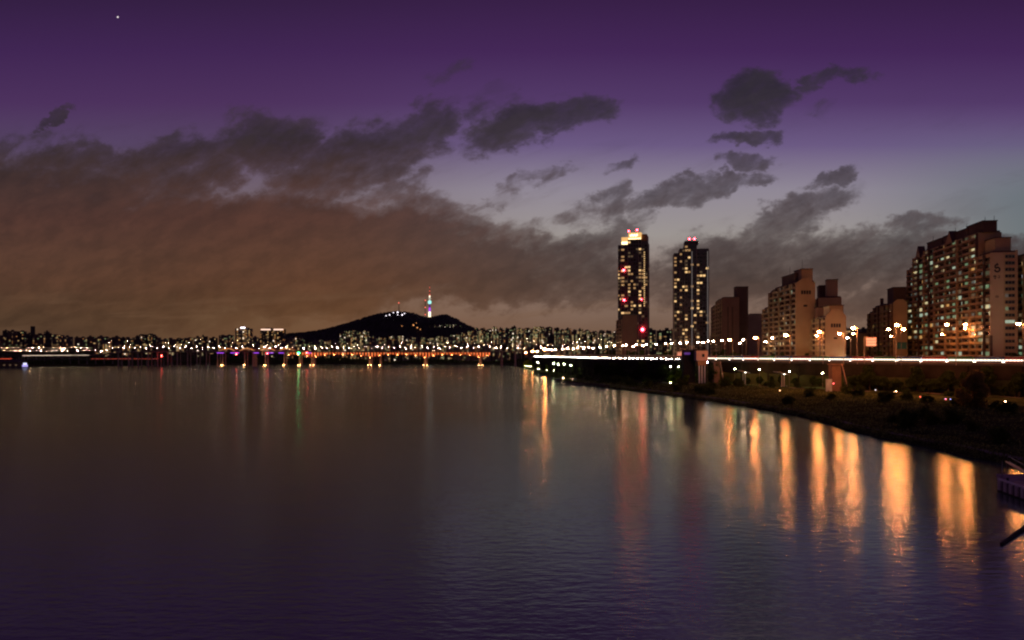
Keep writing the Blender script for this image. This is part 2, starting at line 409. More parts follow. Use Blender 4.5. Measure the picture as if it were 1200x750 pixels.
# ------------------------------------------------------------------ apartment slabs on the right
wall_o = mat('apartment_render', (.38, .29, .15), .85, .14, .12)
wall_d = mat('apartment_render_dark', (.1, .065, .045), .85, .2, .12)
par_m = mat('balcony_parapet', (.4, .3, .15), .85, .12, .3)
roof_m = mat('roof_tiles', (.07, .05, .045), .9, .2, .5)
def slab(name, label, p0, p1, depth, secs, zb, seed, plit, group=None, fl=3.1, bay=6.2, pal=None, gable=None):
    """p0 = far facade corner, p1 = near facade corner (world xy); secs = [(s0,s1,ztop)] along the facade."""
    rn = random.Random(seed)
    dx_, dy_ = p1[0]-p0[0], p1[1]-p0[1]; Ln = math.hypot(dx_, dy_); ang = math.atan2(dy_, dx_)
    t = thing(name, label, 'apartment block', (p0[0], p0[1], zb), ang, group)
    pal = pal or LIT
    wl = MB(); wins = []; bals = []; fins = MB()
    for (s0, s1, zt) in secs:
        s1 = min(s1, Ln); H = zt-zb
        wl.box(s0, 1.2, -6, s1-.004, depth, H, wall_o)            # body
        nb = max(1, round((s1-s0)/bay)); bw = (s1-s0)/nb; nf = max(1, int(H/fl))
        for b in range(nb+1):                                   # piers between the bays
            x = s0+b*bw; fins.box(max(s0, x-.35)+.003, 0, -2, min(s1-.006, x+.35), 1.2-.003, H-.3, wall_d if b % 2 else wall_o)
        for f in range(nf):
            z = f*fl+.3
            fins.box(s0+.003, .45, z-.35, s1-.006, 1.19, z, wall_d)     # floor slab edge
            for b in range(nb):
                x0 = s0+b*bw+.4; x1 = x0+bw-.8
                if (b+int(s0)) % 3 != 2:
                    bals.append((x0, -.35, z+.003, x1, -.15, z+1.15, par_m))
                    z0 = z+1.2
                else: z0 = z+.9
                mid = (x0+x1)/2
                for (a, c) in ((x0, mid-.1), (mid+.1, x1)):
                    r = rn.random()
                    m = rn.choice(pal) if r < plit else (rn.choice(DIM) if r < plit*2 else glassd)
                    wins.append((a, 1.1, z0, c, 1.198, z+2.7, m))
        wl.box(s0+.5, 1.7, H, s1-.5, depth-.5, H+.9, wall_d)   # parapet kerb
    wl.build('wall', t); fins.build('pier', t)
    multi(t, 'window', wins); multi(t, 'balcony', bals)
    return t, Ln, depth
def roofbox(t, x0, y0, x1, y1, z0, z1, m=None):
    b = MB(); b.box(x0, y0, z0, x1, y1, z1, m or wall_d); b.box(x0-.3, y0-.3, z1, x1+.3, y1+.3, z1+.4, roof_m); b.build('roof_house', t)
def gablewall(t, x0, x1, y0, y1, z0, z1, zp, m=None):
    """wall with a pointed top, gable in the local y direction"""
    b = MB(); m = m or wall_o; ym = (y0+y1)/2
    P = [(y0, z0), (y1, z0), (y1, z1), (ym+1.6, zp), (ym-1.6, zp), (y0, z1)]
    for x, fl_ in ((x0, 0), (x1, 1)):
        b.face([(x, y, z) for y, z in (P if fl_ else P[::-1])], m)
    for i in range(6):
        j = (i+1) % 6
        b.face([(x0, P[i][0], P[i][1]), (x0, P[j][0], P[j][1]), (x1, P[j][0], P[j][1]), (x1, P[i][0], P[i][1])], m if i not in (2, 3, 4) else roof_m)
    b.build('gable', t)
def antenna(t, x, y, z, h_=6):
    b = MB(); b.tube((x, y, z), (x, y, z+h_), .12, .06, dsteel, 5)
    for k in range(3): b.tube((x-.9+.2*k, y, z+h_*(.6+.13*k)), (x+.9-.2*k, y, z+h_*(.6+.13*k)), .05, .05, dsteel, 4)
    b.build('antenna', t)

ZB = 16.5
# H : the big block on the right
tH, LH, dH = slab('apartment_block', 'largest apartment block at the right, stepped roof and a black emblem on its end wall',
    (245, 495), (228, 380), 12, [(0, 10, 74), (10, 28, 80), (28, 60, 82), (60, 100, 82), (100, 116.25, 70)], ZB, 3, .2, bay=8.4, fl=3.25, pal=[LIT[1], LIT[2], LIT[3], LIT[3], LIT[2], LIT[4]])
for (s, zt, hw) in ((19, 80, 3.8), (66, 82, 4.8)):            # triangular gables on the facade top
    b = MB(); H0 = zt-ZB
    b.face([(s-hw, .1, H0-1), (s+hw, .1, H0-1), (s, .1, H0+6)], wall_o); b.face([(s+hw, 4, H0-1), (s-hw, 4, H0-1), (s, 4, H0+6)], wall_o)
    b.face([(s-hw, .1, H0-1), (s, .1, H0+6), (s, 4, H0+6), (s-hw, 4, H0-1)], roof_m); b.face([(s, .1, H0+6), (s+hw, .1, H0-1), (s+hw, 4, H0-1), (s, 4, H0+6)], roof_m)
    b.face([(s-hw, 4, H0-1), (s+hw, 4, H0-1), (s+hw, .1, H0-1), (s-hw, .1, H0-1)], roof_m); b.build('gable', tH)
roofbox(tH, 26, 3, 48, 11, 80-ZB, 86.5-ZB, wall_d); roofbox(tH, 52, 2.5, 84, 11, 82-ZB, 86.5-ZB, wall_d)
roofbox(tH, 82, 3, 101, 9.5, 82-ZB, 87.4-ZB, wall_d)
roofbox(tH, 101, 4, 112, 11, 70-ZB, 77.5-ZB, wall_o)
for x, y in ((30, 5), (62, 5), (74, 6), (96, 6), (99, 9)): antenna(tH, x, y, 86.5-ZB, 4)
# end wall windows, emblem
wins = []; rn = random.Random(8)
for f in range(17):
    z = 1.2+f*3.1
    for k in range(3):
        m = glassd
        if f == 6: m = LIT[2]
        if f == 8 and k == 0: m = LIT[3]
        if f == 10 and k == 0: m = DIM[2]
        wins.append((LH, 6.6+k*1.45, z, LH+.08, 7.9+k*1.45, z+1.5, m))
for (a, b_, c, d, e, f, m) in wins: link('end_window', unit(m), tH, (a, b_, c), 0, (d-a, e-b_, f-c))
b = MB()
b.box(LH, 0, -6, LH+.25, 5.8, 70-ZB, mat('end_wall_render', (.44, .33, .2), .85, .08, .1)); b.box(LH, 11.2, -6, LH+.25, 12, 70-ZB+1, wall_o)
for f in range(18): b.box(LH, 5.8, -.1+f*3.1, LH+.15, 11.2, .9+f*3.1, wall_o)
b.build('end_wall', tH)
ink = mat('black_sign_paint', (.012, .012, .014), .7, .1)
b = MB()
def stroke(pts, wd, yc, zc, sc_, x=LH+.25, th=.06):
    """painted sign stroke; local sign axes: u to the right (local +y), v up"""
    for (u0, v0), (u1, v1) in zip(pts, pts[1:]):
        du, dv = u1-u0, v1-v0; l = math.hypot(du, dv) or 1; n_ = (-dv/l*wd/2, du/l*wd/2); e = (du/l*wd*.25, dv/l*wd*.25)
        q = [(u0-e[0]+n_[0], v0-e[1]+n_[1]), (u0-e[0]-n_[0], v0-e[1]-n_[1]), (u1+e[0]-n_[0], v1+e[1]-n_[1]), (u1+e[0]+n_[0], v1+e[1]+n_[1])]
        P = [(x+th, yc+u*sc_, zc+v*sc_) for u, v in q]
        b.face(P, ink); 
zc = 62-ZB
def arc(cx, cy_, r, a0, a1, n=9): return [(cx+r*math.cos(R(a0+(a1-a0)*k/n)), cy_+r*math.sin(R(a0+(a1-a0)*k/n))) for k in range(n+1)]
stroke(arc(0, .48, .48, 60, 250)+arc(.05, -.35, .62, 80, -170), .42, 2.9, zc+.5, 1.75)
stroke([(-.2, 1.0), (.1, 1.35)], .25, 2.9, zc+.5, 1.75)
b.build('emblem', tH)
b = MB(); zs = zc-3.9
for (pts) in ([(-.9,.8),(-.3,.8)], [(-1.1,.55),(-.2,.55)], [(-.6,.5),(-1.0,.1)], [(-.6,.4),(-.25,.1)], [(0,.9),(0,0)], [(-.25,.45),(0,.45)], arc(-.4,-.35,.28,0,360,8)):
    stroke(pts, .2, 2.5, zs, 1.15)
for (pts) in ([(.5,.75),(1.2,.75),(1.15,.2)], [(.3,.05),(1.45,.05)], [(.88,.05),(.88,-.55)]):
    stroke(pts, .2, 2.7, zs, 1.15)
b.build('sign_writing', tH)
b = MB(); stroke([(-.5,.3),(.5,.3)], .18, 2.9, zc-13, 1.2); stroke([(-.5,-.3),(.5,-.3)], .18, 2.9, zc-13, 1.2); stroke([(-.5,.3),(-.5,-.3)], .18, 2.9, zc-13, 1.2); stroke([(.5,.3),(.5,-.3)], .18, 2.9, zc-13, 1.2); stroke([(0,.3),(0,-.3)], .18, 2.9, zc-13, 1.2)
b.build('block_number', tH)
b = MB(); b.box(LH+.3, -.6, -6, LH+1.6, .4, 14, wall_d); b.build('flue', tH)

# block beyond the right edge, standing right behind H
t, _, _ = slab('apartment_block', 'apartment block cut by the right edge of the frame, behind the emblem wall', (256, 470), (243.5, 375), 13, [(0, 96, 69)], ZB, 14, .12)
# E
p0, p1 = (X_(893, 540), 540), (X_(932, 470), 470)
tE, LE, _ = slab('apartment_block', 'pale stepped apartment block with a tall blank gabled end wall', p0, p1, 11.6,
    [(0, 14, 52), (14, 24, 62), (24, 48, 63.5), (48, 71, 64)], ZB, 21, .15, pal=[LIT[1], LIT[2], LIT[3], LIT[0]])
E0 = 64-ZB
gablewall(tE, LE+.003, LE+.5, .2, 11.4, -6, E0-1, E0+2.5)
roofbox(tE, 34, 3, 60, 10, E0, E0+6, wall_d); roofbox(tE, 52, 5, 66, 11.5, E0, E0+8, wall_o)
antenna(tE, 44, 5, E0+6, 6); antenna(tE, 58, 8, E0+8, 7)
b = MB()
for k in range(4): b.box(LE+.5, 3.2+k*1.5, E0-7.2, LE+.56, 4.4+k*1.5, E0-5, ink)
b.box(LE+.5, 4.6, E0-14.6, LE+.56, 6.8, E0-13.4, ink); b.build('sign_writing', tE)
# F
p0, p1 = (X_(945, 480), 480), (X_(967, 425), 425)
tF, LF, _ = slab('apartment_block', 'lower apartment block with a rounded blank gable facing the lamps', p0, p1, 10.5,
    [(0, 14, 40), (14, 34, 42), (34, 60, 41.5)], ZB, 22, .3, pal=[LIT[1], LIT[2], LIT[5], LIT[0]])
F0 = 42-ZB
gablewall(tF, LF+.003, LF+.5, .2, 10.3, -6, F0, F0+3.6)
roofbox(tF, 18, 1.5, 27, 9, F0, F0+6, wall_o); roofbox(tF, 36, 3, 52, 10, F0, F0+5.5, wall_o)
b = MB()
for k in range(4): b.box(LF+.5, 2.8+k*1.3, F0-6.2, LF+.56, 3.8+k*1.3, F0-4.2, ink)
b.box(LF+.5, 4.2, F0-12.4, LF+.56, 6.0, F0-11.5, ink); b.build('sign_writing', tF)
# F2 behind
p0, p1 = (X_(950, 600), 600), (X_(957, 545), 545)
tf2, l2, _ = slab('apartment_block', 'dark apartment block with a tall roof tower, between the two pale gabled blocks', p0, p1, 16,
    [(0, 56, 60)], ZB, 23, .12)
roofbox(tf2, 20, 3, 40, 9, 43, 53, wall_d); roofbox(tf2, 40, 7, 52, 14, 43, 56, wall_o)
# G
p0, p1 = (X_(1016, 560), 560), (X_(1046, 480), 480)
tG, lG, _ = slab('apartment_block', 'brown apartment block with a small chimney, left of the largest block', p0, p1, 8,
    [(0, 20, 50), (20, 50, 53), (50, 81, 52.5)], ZB, 24, .2, pal=[LIT[1], LIT[3], LIT[4]])
gablewall(tG, lG+.003, lG+.5, .2, 8, -6, 36, 38)
roofbox(tG, 52, 3, 70, 10, 36, 46, wall_d); b = MB(); b.tube((30, 4, 36), (30, 4, 42), 1.1, 1.1, wall_d, 8); b.build('chimney', tG)
# H2 low block between G and H
t, _, _ = slab('apartment_block', 'narrow dark block half hidden between the chimney block and the largest block', (X_(1050, 600), 600), (X_(1056, 540), 540), 10, [(0, 60, 66)], ZB, 25, .1)
# C
p0, p1 = (X_(833, 690), 690), (X_(846, 620), 620)
tC, lC, _ = slab('apartment_block', 'brown apartment block with a dark square lift tower, right of the two towers', p0, p1, 13,
    [(0, 30, 62), (30, 72, 65)], 14, 26, .18, pal=[LIT[0], LIT[1], LIT[3]])
roofbox(tC, 50, 12, 64, 21, -2, 60, wall_d)
b = MB(); b.box(lC, 0, -4, lC+.4, 13, 51.5, mat('brown_end_wall', (.18, .11, .07), .85, .1, .1))
for k in range(2): b.box(lC+.4, 4+k*3.4, 2, lC+.8, 5+k*3.4, 44, wall_d)
b.build('end_wall', tC)
t, _, _ = slab('apartment_block', 'small lit block between the lift tower block and the pale stepped block', (X_(873, 800), 800), (X_(876, 740), 740), 13, [(0, 60, 58)], 14, 27, .5, pal=[LIT[2], LIT[5], LIT[3]])
t, _, _ = slab('apartment_block', 'low dark block right of the rounded gable block', (X_(990, 620), 620), (X_(996, 560), 560), 14, [(0, 60, 36)], ZB, 28, .15)
# D front slab by tower A
brown = mat('brown_slab_wall', (.17, .1, .065), .85, .12, .1)

# ------------------------------------------------------------------ the two glass towers
tow_m = mat('tower_cladding', (.05, .045, .05), .35, .2, .1, .5)
fin_m = mat('tower_fin', (.3, .24, .2), .5, .1, .2, .4)
red_l = emis('red_beacon', (1, .03, .05), 42, True)
def tower(name, label, px, d, wid, dep, secs, zb, ang, seed, p_lit, band=None, topcol=None):
    rn = random.Random(seed)
    t = thing(name, label, 'tower block', (X_(px, d), d, zb), R(ang))
    bd = MB(); fn = MB(); wins = []
    for (x0, x1, y0, y1, zt) in secs:
        H = zt-zb; bd.box(x0, y0, -2, x1-.004, y1-.004, H, tow_m)
        for face in range(2):
            ln = x1-x0 if face == 0 else y1-y0
            nb = max(2, round(ln/2.6)); bw = ln/nb; nf = int(H/3.3)
            for k in range(0, nb+1, 2):
                if face == 0: fn.box(x0+k*bw-.12, y0-.3, 0, x0+k*bw+.12, y0, H-1, fin_m if k % 4 == 0 else tow_m)
                else: fn.box(x1, y0+k*bw-.12, 0, x1+.3, y0+k*bw+.12, H-1, fin_m if k % 4 == 0 else tow_m)
            for f in range(nf):
                z = f*3.3+.8
                pf = p_lit*(2.4 if band and band[0] <= f <= band[1] else 1)*(.45 if face else 1)
                for k in range(nb):
                    if rn.random() < pf*(1.5 if (k*7+seed) % 4 == 1 else .6):
                        m = rn.choice([GOLD[0], GOLD[0], GOLD[1], GOLD[1], DIM[1], DIM[1]])
                    elif rn.random() < .5: m = glassd
                    else: continue
                    if face == 0: wins.append((x0+k*bw+.25, y0-.1, z, x0+k*bw+bw-.25, y0+.02, z+1.7, m))
                    else: wins.append((x1-.02, y0+k*bw+.25, z, x1+.1, y0+k*bw+bw-.25, z+1.7, m))
    bd.build('wall', t); fn.build('fin', t); multi(t, 'window', wins)
    return t
def beacon(t, x, y, z, r=.8, m=red_l):
    b = MB(); b.ball((x, y, z), r, r, r, m, 8, 4); b.tube((x, y, z-1.6), (x, y, z-r*.9), .15, .15, dsteel, 5); b.build('beacon', t)
dA = 750; zA = 12
tA = tower('glass_tower', 'taller of the two towers, with a golden lit crown and red beacons', 724, dA, 30, 26,
    [(0, 3, 2, 22, 124), (3, 9.5, 0, 22, 124), (9.5, 22, -1.2, 24, 128.5), (22, 27.5, 1, 24, 127)], zA, -14, 41, .22, band=(22, 26))
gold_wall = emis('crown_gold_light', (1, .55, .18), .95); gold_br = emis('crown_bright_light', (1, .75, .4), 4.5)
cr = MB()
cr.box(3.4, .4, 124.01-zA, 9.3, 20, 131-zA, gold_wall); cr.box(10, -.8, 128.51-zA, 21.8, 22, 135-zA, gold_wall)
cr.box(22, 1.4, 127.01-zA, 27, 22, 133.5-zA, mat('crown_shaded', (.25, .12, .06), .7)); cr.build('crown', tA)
cr = MB()
for k in range(6): cr.box(11.6+k*1.2, -1.0, 131.2-zA+(k % 2)*.6, 12.5+k*1.2, -.85, 133-zA+(k % 2)*.5, gold_br)
cr.build('crown_sign', tA)
cr = MB()
for k in range(9): cr.box(10.2+k*1.3, -.9, 128.7-zA, 10.9+k*1.3, -.82, 129.8-zA, gold_br)
for k in range(4): cr.box(3.8+k*1.4, .3, 124.3-zA, 4.7+k*1.4, .38, 126.8-zA, gold_br)
cr.build('crown_light', tA)
for k in range(26): link('corner_window', unit(GOLD[0]), tA, (24.2, .85, 116-zA-k*2.0), 0, (.9, .14, .9))
for (px, py, r) in ((731, 317, 1.0), (731.5, 352, 1.0), (751, 351.5, .6), (752, 386.5, 1.5)):
    lx = (px-724)/F*dA*1.03; beacon(tA, lx, -2.2, Z_(py, dA)-zA, r)
beacon(tA, 9.8, 4, 137.2-zA, .8); beacon(tA, 17.6, 4, 138-zA, .8)
dB = 730; zB = 12
tB = tower('glass_tower', 'shorter dark tower with scattered golden windows and two red roof beacons', 790, dB, 32, 26,
    [(0, 5, 2, 22, 114), (5, 9.5, .5, 22, 118), (9.5, 20, -1.2, 24, 122), (20, 31, .4, 24, 117.5)], zB, -8, 57, .27)
cr = MB(); cr.box(9.8, 2, 122-zB, 22, 18, 125-zB, wall_d); cr.box(11, 0, 119-zB, 19, 3, 123.5-zB, brown); cr.build('roof_house', tB)
beacon(tB, 14, 4, 127-zB, .8); beacon(tB, 18.5, 4, 127-zB, .8)
cr = MB()
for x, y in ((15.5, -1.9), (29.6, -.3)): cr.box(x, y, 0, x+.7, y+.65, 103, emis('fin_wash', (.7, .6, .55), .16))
cr.build('lit_fin', tB)
# brown slab in front of tower A
t, _, _ = slab('apartment_block', 'brown slab block in front of the foot of the taller tower', (X_(722, 720), 720), (X_(729, 690), 690), 13, [(0, 31, 52)], 12, 29, .08)
b = MB(); b.box(31, 0, -3, 31.4, 13, 43, brown); b.build('end_wall', t)

# ------------------------------------------------------------------ highway
steps = []
y = 120
while y < 1500: steps.append(y); y += 6
DW = 27
def sheet(name, o0, o1, zoff, m, th=0, ylo=120, yhi=1500, kind='structure', **kw):
    b = MB(); b.mi(m); ss = [q for q in steps if ylo <= q <= yhi]
    for y in ss:
        X0 = hxf(y); z = hz(y)+zoff
        b.v += [(X0+o0, y, z), (X0+o1, y, z), (X0+o1, y, z-th), (X0+o0, y, z-th)]
    for i in range(len(ss)-1):
        a = i*4; c = a+4
        if th: 
            for p, q in ((0, 1), (1, 2), (2, 3), (3, 0)): b.f.append((a+p, a+q, c+q, c+p)); b.m.append(0)
        else: b.f.append((a, a+1, c+1, c)); b.m.append(0)
    if th: b.f.append((0, 3, 2, 1)); b.m.append(0); k = (len(ss)-1)*4; b.f.append((k, k+1, k+2, k+3)); b.m.append(0)
    o = b.build(name); tag(o, kind=kind, **kw); return o
sheet('highway', -1.2, DW, 0, asph, .9)
for i, o_ in enumerate((4.1, 8.0, 18.6, 22.4)):
    b = MB()
    for k in range(0, 260):
        y = 130+k*5
        if k % 2: continue
        p, q = hxf(y)+o_, hxf(y+4)+o_
        b.face([(p-.1, y, hz(y)+.005), (p+.1, y, hz(y)+.005), (q+.1, y+4, hz(y+4)+.005), (q-.1, y+4, hz(y+4)+.005)], white)
    tag(b.build('road_marking'), kind='structure')
# retaining wall / viaduct side under the highway, parapet and barrier
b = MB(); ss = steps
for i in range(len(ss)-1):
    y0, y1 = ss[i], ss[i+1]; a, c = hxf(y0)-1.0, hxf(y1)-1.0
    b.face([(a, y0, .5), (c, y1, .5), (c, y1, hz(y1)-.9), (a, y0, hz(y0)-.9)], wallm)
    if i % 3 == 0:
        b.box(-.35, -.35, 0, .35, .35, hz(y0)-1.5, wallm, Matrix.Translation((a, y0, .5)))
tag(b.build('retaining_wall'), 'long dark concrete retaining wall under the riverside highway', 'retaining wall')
def rail(name, off, h0, h1, th, m, label, cat, gaps=0):
    b = MB(); b.mi(m)
    for y in ss:
        X0 = hxf(y)+off; z = hz(y); b.v += [(X0, y, z+h0), (X0+th, y, z+h0), (X0+th, y, z+h1), (X0, y, z+h1)]
    for i in range(len(ss)-1):
        a = i*4; c = a+4
        for p, q in ((0, 1), (1, 2), (2, 3), (3, 0)): b.f.append((a+p, a+q, c+q, c+p)); b.m.append(0)
    o = b.build(name); tag(o, label, cat); return o
rail('parapet', -1.19, 0, .6, .25, conc, 'low concrete parapet along the river edge of the highway', 'parapet')
rail('median_barrier', 13.2, 0, 1.05, .4, mat('median_concrete', (.5, .48, .45), .8, .1), 'pale concrete barrier between the two directions of traffic', 'barrier')
rail('noise_barrier', DW+.1, 0, 3.2, .3, mat('noise_panel', (.16, .13, .1), .8, .25, .3), 'brown noise barrier along the land side of the highway', 'noise barrier')
rail('edge_rail', DW-1.2, .5, .9, .12, steel, 'grey guard rail on the land side of the highway', 'guard rail')

# ------------------------------------------------------------------ traffic
hl = emis('headlight_beam', (1, .86, .7), 100, False); tl = emis('tail_light', (1, .05, .03), 45, True)
paints = [mat('car_paint_'+n, c, .3, .05, 1, .6) for n, c in (('silver', (.4, .4, .42)), ('black', (.02, .02, .02)), ('white', (.7, .7, .7)), ('blue', (.05, .08, .2)), ('taxi', (.5, .2, .03)))]
tyre = mat('tyre_rubber', (.02, .02, .02), .9)
def car_body(b, m, glassm, L_=4.5, W=1.8):
    """side profile swept across the width; nose towards -y"""
    P = [(-2.25,.3),(-2.25,.68),(-2.1,.82),(-1.2,.95),(-.55,1.4),(.85,1.45),(1.6,1.02),(2.2,.95),(2.25,.35)]
    for sx_ in (-1, 1):
        b.face([(sx_*W/2*(.86 if z > 1.1 else 1), y, z) for y, z in (P if sx_ < 0 else P[::-1])], m)
    n = len(P)
    for i in range(n):
        j = (i+1) % n; (y0, z0), (y1, z1) = P[i], P[j]; a = W/2*(.86 if z0 > 1.1 else 1); c = W/2*(.86 if z1 > 1.1 else 1)
        b.face([(-a, y0, z0), (a, y0, z0), (c, y1, z1), (-c, y1, z1)], glassm if i in (3, 5) else m)
    for sx_ in (-1, 1):
        x = sx_*(W/2-.02)
        q = [(x*1.0, -1.0, .98), (x*.9, -.5, 1.33), (x*.9, .8, 1.37), (x*1.0, 1.35, 1.02)]
        q = [(p[0]+sx_*.03, p[1], p[2]) for p in q]
        b.face(q if sx_ > 0 else q[::-1], glassm)
def wheels(b):
    for sx_ in (-1, 1):
        for y in (-1.4, 1.35): b.tube((sx_*.72, y, .32), (sx_*.92, y, .32), .32, .32, tyre, 10)
def lamp_front(b, sx_):
    x = sx_*.66; b.box(x-.22, -2.33, .6, x+.22, -2.2, .84, hl); b.box(x+sx_*.2-.06, -2.3, .6, x+sx_*.2+.06, -1.8, .82, hl)
def lamp_back(b, sx_): x = sx_*.66; b.box(x-.18, 2.2, .7, x+.18, 2.33, .92, tl)
whole, bodies = [], []
for m in paints:
    b = MB(); car_body(b, m, glassd); wheels(b)
    for s_ in (-1, 1): lamp_front(b, s_); lamp_back(b, s_)
    whole.append(b.mesh('car'))
    b = MB(); car_body(b, m, glassd); bodies.append(b.mesh('body'))
b = MB(); lamp_front(b, 1); hlR = b.mesh('headlight'); b = MB(); lamp_front(b, -1); hlL = b.mesh('headlight')
b = MB(); lamp_back(b, 1); tlR = b.mesh('tail_light'); b = MB(); lamp_back(b, -1); tlL = b.mesh('tail_light')
b = MB(); wheels(b); whm = b.mesh('wheel')
rc = random.Random(77)
def hdir(y):   # angle of the road at y
    return math.atan2(-(hxf(y+4)-hxf(y-4)), 8)
def put_car(x, y, rz, parts, label, group):
    z = hz(y)+.01; k = rc.randrange(len(paints))
    if parts:
        t = thing('car', label, 'car', (x, y, z), rz, group)
        link('body', bodies[k], t); link('wheel', whm, t)
        for me, nm in ((hlR, 'headlight'), (hlL, 'headlight'), (tlR, 'tail_light'), (tlL, 'tail_light')): link(nm, me, t)
    else:
        o = link('car', whole[k], None, (x, y, z), rz); tag(o, label, 'car', group)
ncar = 0
LBL = 'car with white headlights in the dense stream coming along the riverside highway'
for lane, off in enumerate((2.0, 5.6, 9.6)):
    y = 238+(0, 5.3, 2.4)[lane]
    if lane == 0: y = 520
    while y < 1120:
        put_car(hxf(y)+off+rc.uniform(-.15, .15), y, hdir(y), y < 380, LBL, 'cars coming along the riverside highway'); ncar += 1
        sp = 5.6 if y < 420 else (7.2 if y < 600 else 11.5)
        y += (sp+rc.uniform(-.2, .3))*math.cos(hdir(y))
# added buses: their glowing window bands join into the white line of light
bwl = emis('bus_line_glow', (1, .84, .66), 2.6)
bpaint = [mat('bus_paint_'+n, c, .4, .05, 1, .5) for n, c in (('blue', (.03, .08, .25)), ('green', (.03, .16, .06)), ('red', (.3, .03, .02)))]
busparts = []
for m in bpaint:
    b = MB(); b.box(-1.2, -5.4, .35, 1.2, 5.4, 1.15, m); b.box(-1.2, -5.4, 1.75, 1.2, 5.4, 2.75, m); b.box(-1.0, -4, 2.75, 1.0, -.5, 2.95, m)
    for k in range(8): b.box(-1.2, -5.3+k*1.5, 1.151, 1.2, -5.15+k*1.5, 1.749, m)
    busparts.append(b.mesh('body'))
b = MB()
for k in range(7):
    for x_ in (-1.14, 1.1): b.box(x_, -5.14+k*1.5, 1.16, x_+.04, -3.81+k*1.5, 1.74, bwl)
b.box(-1.0, -5.38, 1.16, 1.0, -5.33, 1.74, bwl); bw_me = b.mesh('glow_window')
b = MB()
for sx_ in (-1, 1):
    for y_ in (-3.6, 3.2): b.tube((sx_*.85, y_, .48), (sx_*1.18, y_, .48), .48, .48, tyre, 12)
bwh = b.mesh('wheel')
b = MB()
for sx_ in (-1, 1): b.box(sx_*.85-.25, -5.5, .6, sx_*.85+.25, -5.41, .9, emis('bus_headlight', (1, .86, .7), 14))
bhl = b.mesh('headlight')
y = 232; nb_ = 0
while y < 514:
    t = thing('bus', 'added bus with a glowing window band in the white line of light on the river side of the highway', 'bus', (hxf(y)+2.0, y, hz(y)+.01), hdir(y), 'added buses queueing on the riverside highway')
    link('body', busparts[nb_ % 3], t); link('glow_window', bw_me, t); link('wheel', bwh, t); link('headlight', bhl, t)
    nb_ += 1; y += 11.9*math.cos(hdir(y))
LBL2 = 'car showing red tail lights on the land side of the riverside highway'
for lane, off in enumerate((17, 21)):
    y = 300+lane*14
    while y < 1120 and ncar < 296:
        put_car(hxf(y)+off, y, hdir(y)+math.pi, y < 380, LBL2, 'cars driving away along the riverside highway'); ncar += 1
        y += rc.uniform(14, 24)*math.cos(hdir(y))
print('cars', ncar)

# ------------------------------------------------------------------ street lamps
orange = emis('sodium_lamp', (1, .3, .085), 680, True)
pinkw = emis('pale_lamp', (1, .56, .34), 330, True)
violet = emis('violet_white_lamp', (1, .6, .5), 460, True)
warmw = emis('warm_lamp', (1, .55, .28), 520, True)
pole_m = mat('lamp_pole_steel', (.3, .26, .22), .5, .1, 1, .4, .4)
def lamp_meshes(lm, r):
    b = MB(); b.ball((0, 0, 0), r*1.25, r, r*.62, lm, 6, 2); bulb = b.mesh('lamp_glass')
    b = MB(); b.box(-r*1.5, -r*.8, r*.45, r*1.5, r*.8, r*.8, dsteel); return bulb, b.mesh('lamp_housing')
LM = {'o': lamp_meshes(orange, .6), 'p': lamp_meshes(pinkw, .5), 'v': lamp_meshes(violet, .22), 'w': lamp_meshes(warmw, .22)}
def mast(px, py, d, kind, label, group, arm=0, zb=None, name='street_lamp', sc_=1., side=-1):
    x, y, z = at(px, py, d)
    zb = zb if zb is not None else hz(d)-.4
    t = thing(name, label, 'street lamp', (x, y, zb), 0, group)
    H = z-zb; b = MB()
    heads = (-1, 1) if arm else (side,)
    ax = arm/F*d if arm else 0.0
    px0 = 0 if arm else -side*1.8
    b.tube((px0, 0, 0), (px0, 0, H+.3), .16, .09, pole_m, 6)
    b.build('pole', t)
    for h_ in heads:
        hx_ = h_*ax if arm else 0
        b = MB(); b.tube((px0, 0, H+.3), (hx_, 0, H+.45*sc_), .07, .05, pole_m, 5); b.build('arm', t)
        g_ = link('lamp_head', LM[kind][1], t, (hx_, 0, H), 0, (sc_,)*3); link('lamp_glass', LM[kind][0], g_, (0, 0, 0))
    return t
near = [(1193.5,379.5,300,0,'o',1.1),(1120.5,380.5,325,11,'o',1),(1104,392,420,0,'o',.8),(1131,385,400,0,'o',.8),(1050,386,350,9,'o',1),(1051,381,330,0,'o',1.15),
 (1044,394,450,0,'o',.7),(1000,384.5,358,0,'o',1.15),(1000,391,430,0,'o',.8),(993,396,440,0,'p',.9),(984,391,380,0,'o',1.05),(960,389,373,0,'o',1.1),(957,393.5,440,0,'o',.8),
 (948,397.5,480,0,'p',.8),(921,393,388,0,'o',1.15),(923,402,560,0,'p',.8),(905,396,440,0,'p',.9),(897,400.5,520,0,'p',.8),(885,396,440,0,'o',1.15),(871,398,500,0,'p',.9),
 (867,402,580,0,'p',.8),(855,398.5,470,0,'o',.95),(846,399,500,0,'p',.9),(1198,390,420,0,'p',.9)]
near.sort(key=lambda q: -q[0])
for i, (px, py, d, arm, k, s_) in enumerate(near):
    mast(px, py, d, k, ('double-arm' if arm else 'tall')+(' orange' if k == 'o' else ' pale')+' street lamp above the highway, %s from the right' % ordn(i), 'street lamps above the highway', arm, sc_=s_)
mid = [(836,400),(830,399.5),(824,401.3),(818,401),(805,401.5),(797,402),(787,402.5),(780,402.3),(769,403.5),(757.5,403.5),(753,405),(746,404),(742,406),(734,404.5),(730,405.3),(720,405),(711,406),(703,407),(695,408),(690,406.8),(684,408),(677,407.6),(672,408.6),(665,408),(659,409),(651,409.5),(647,410.2),(643,410),(634,407)]
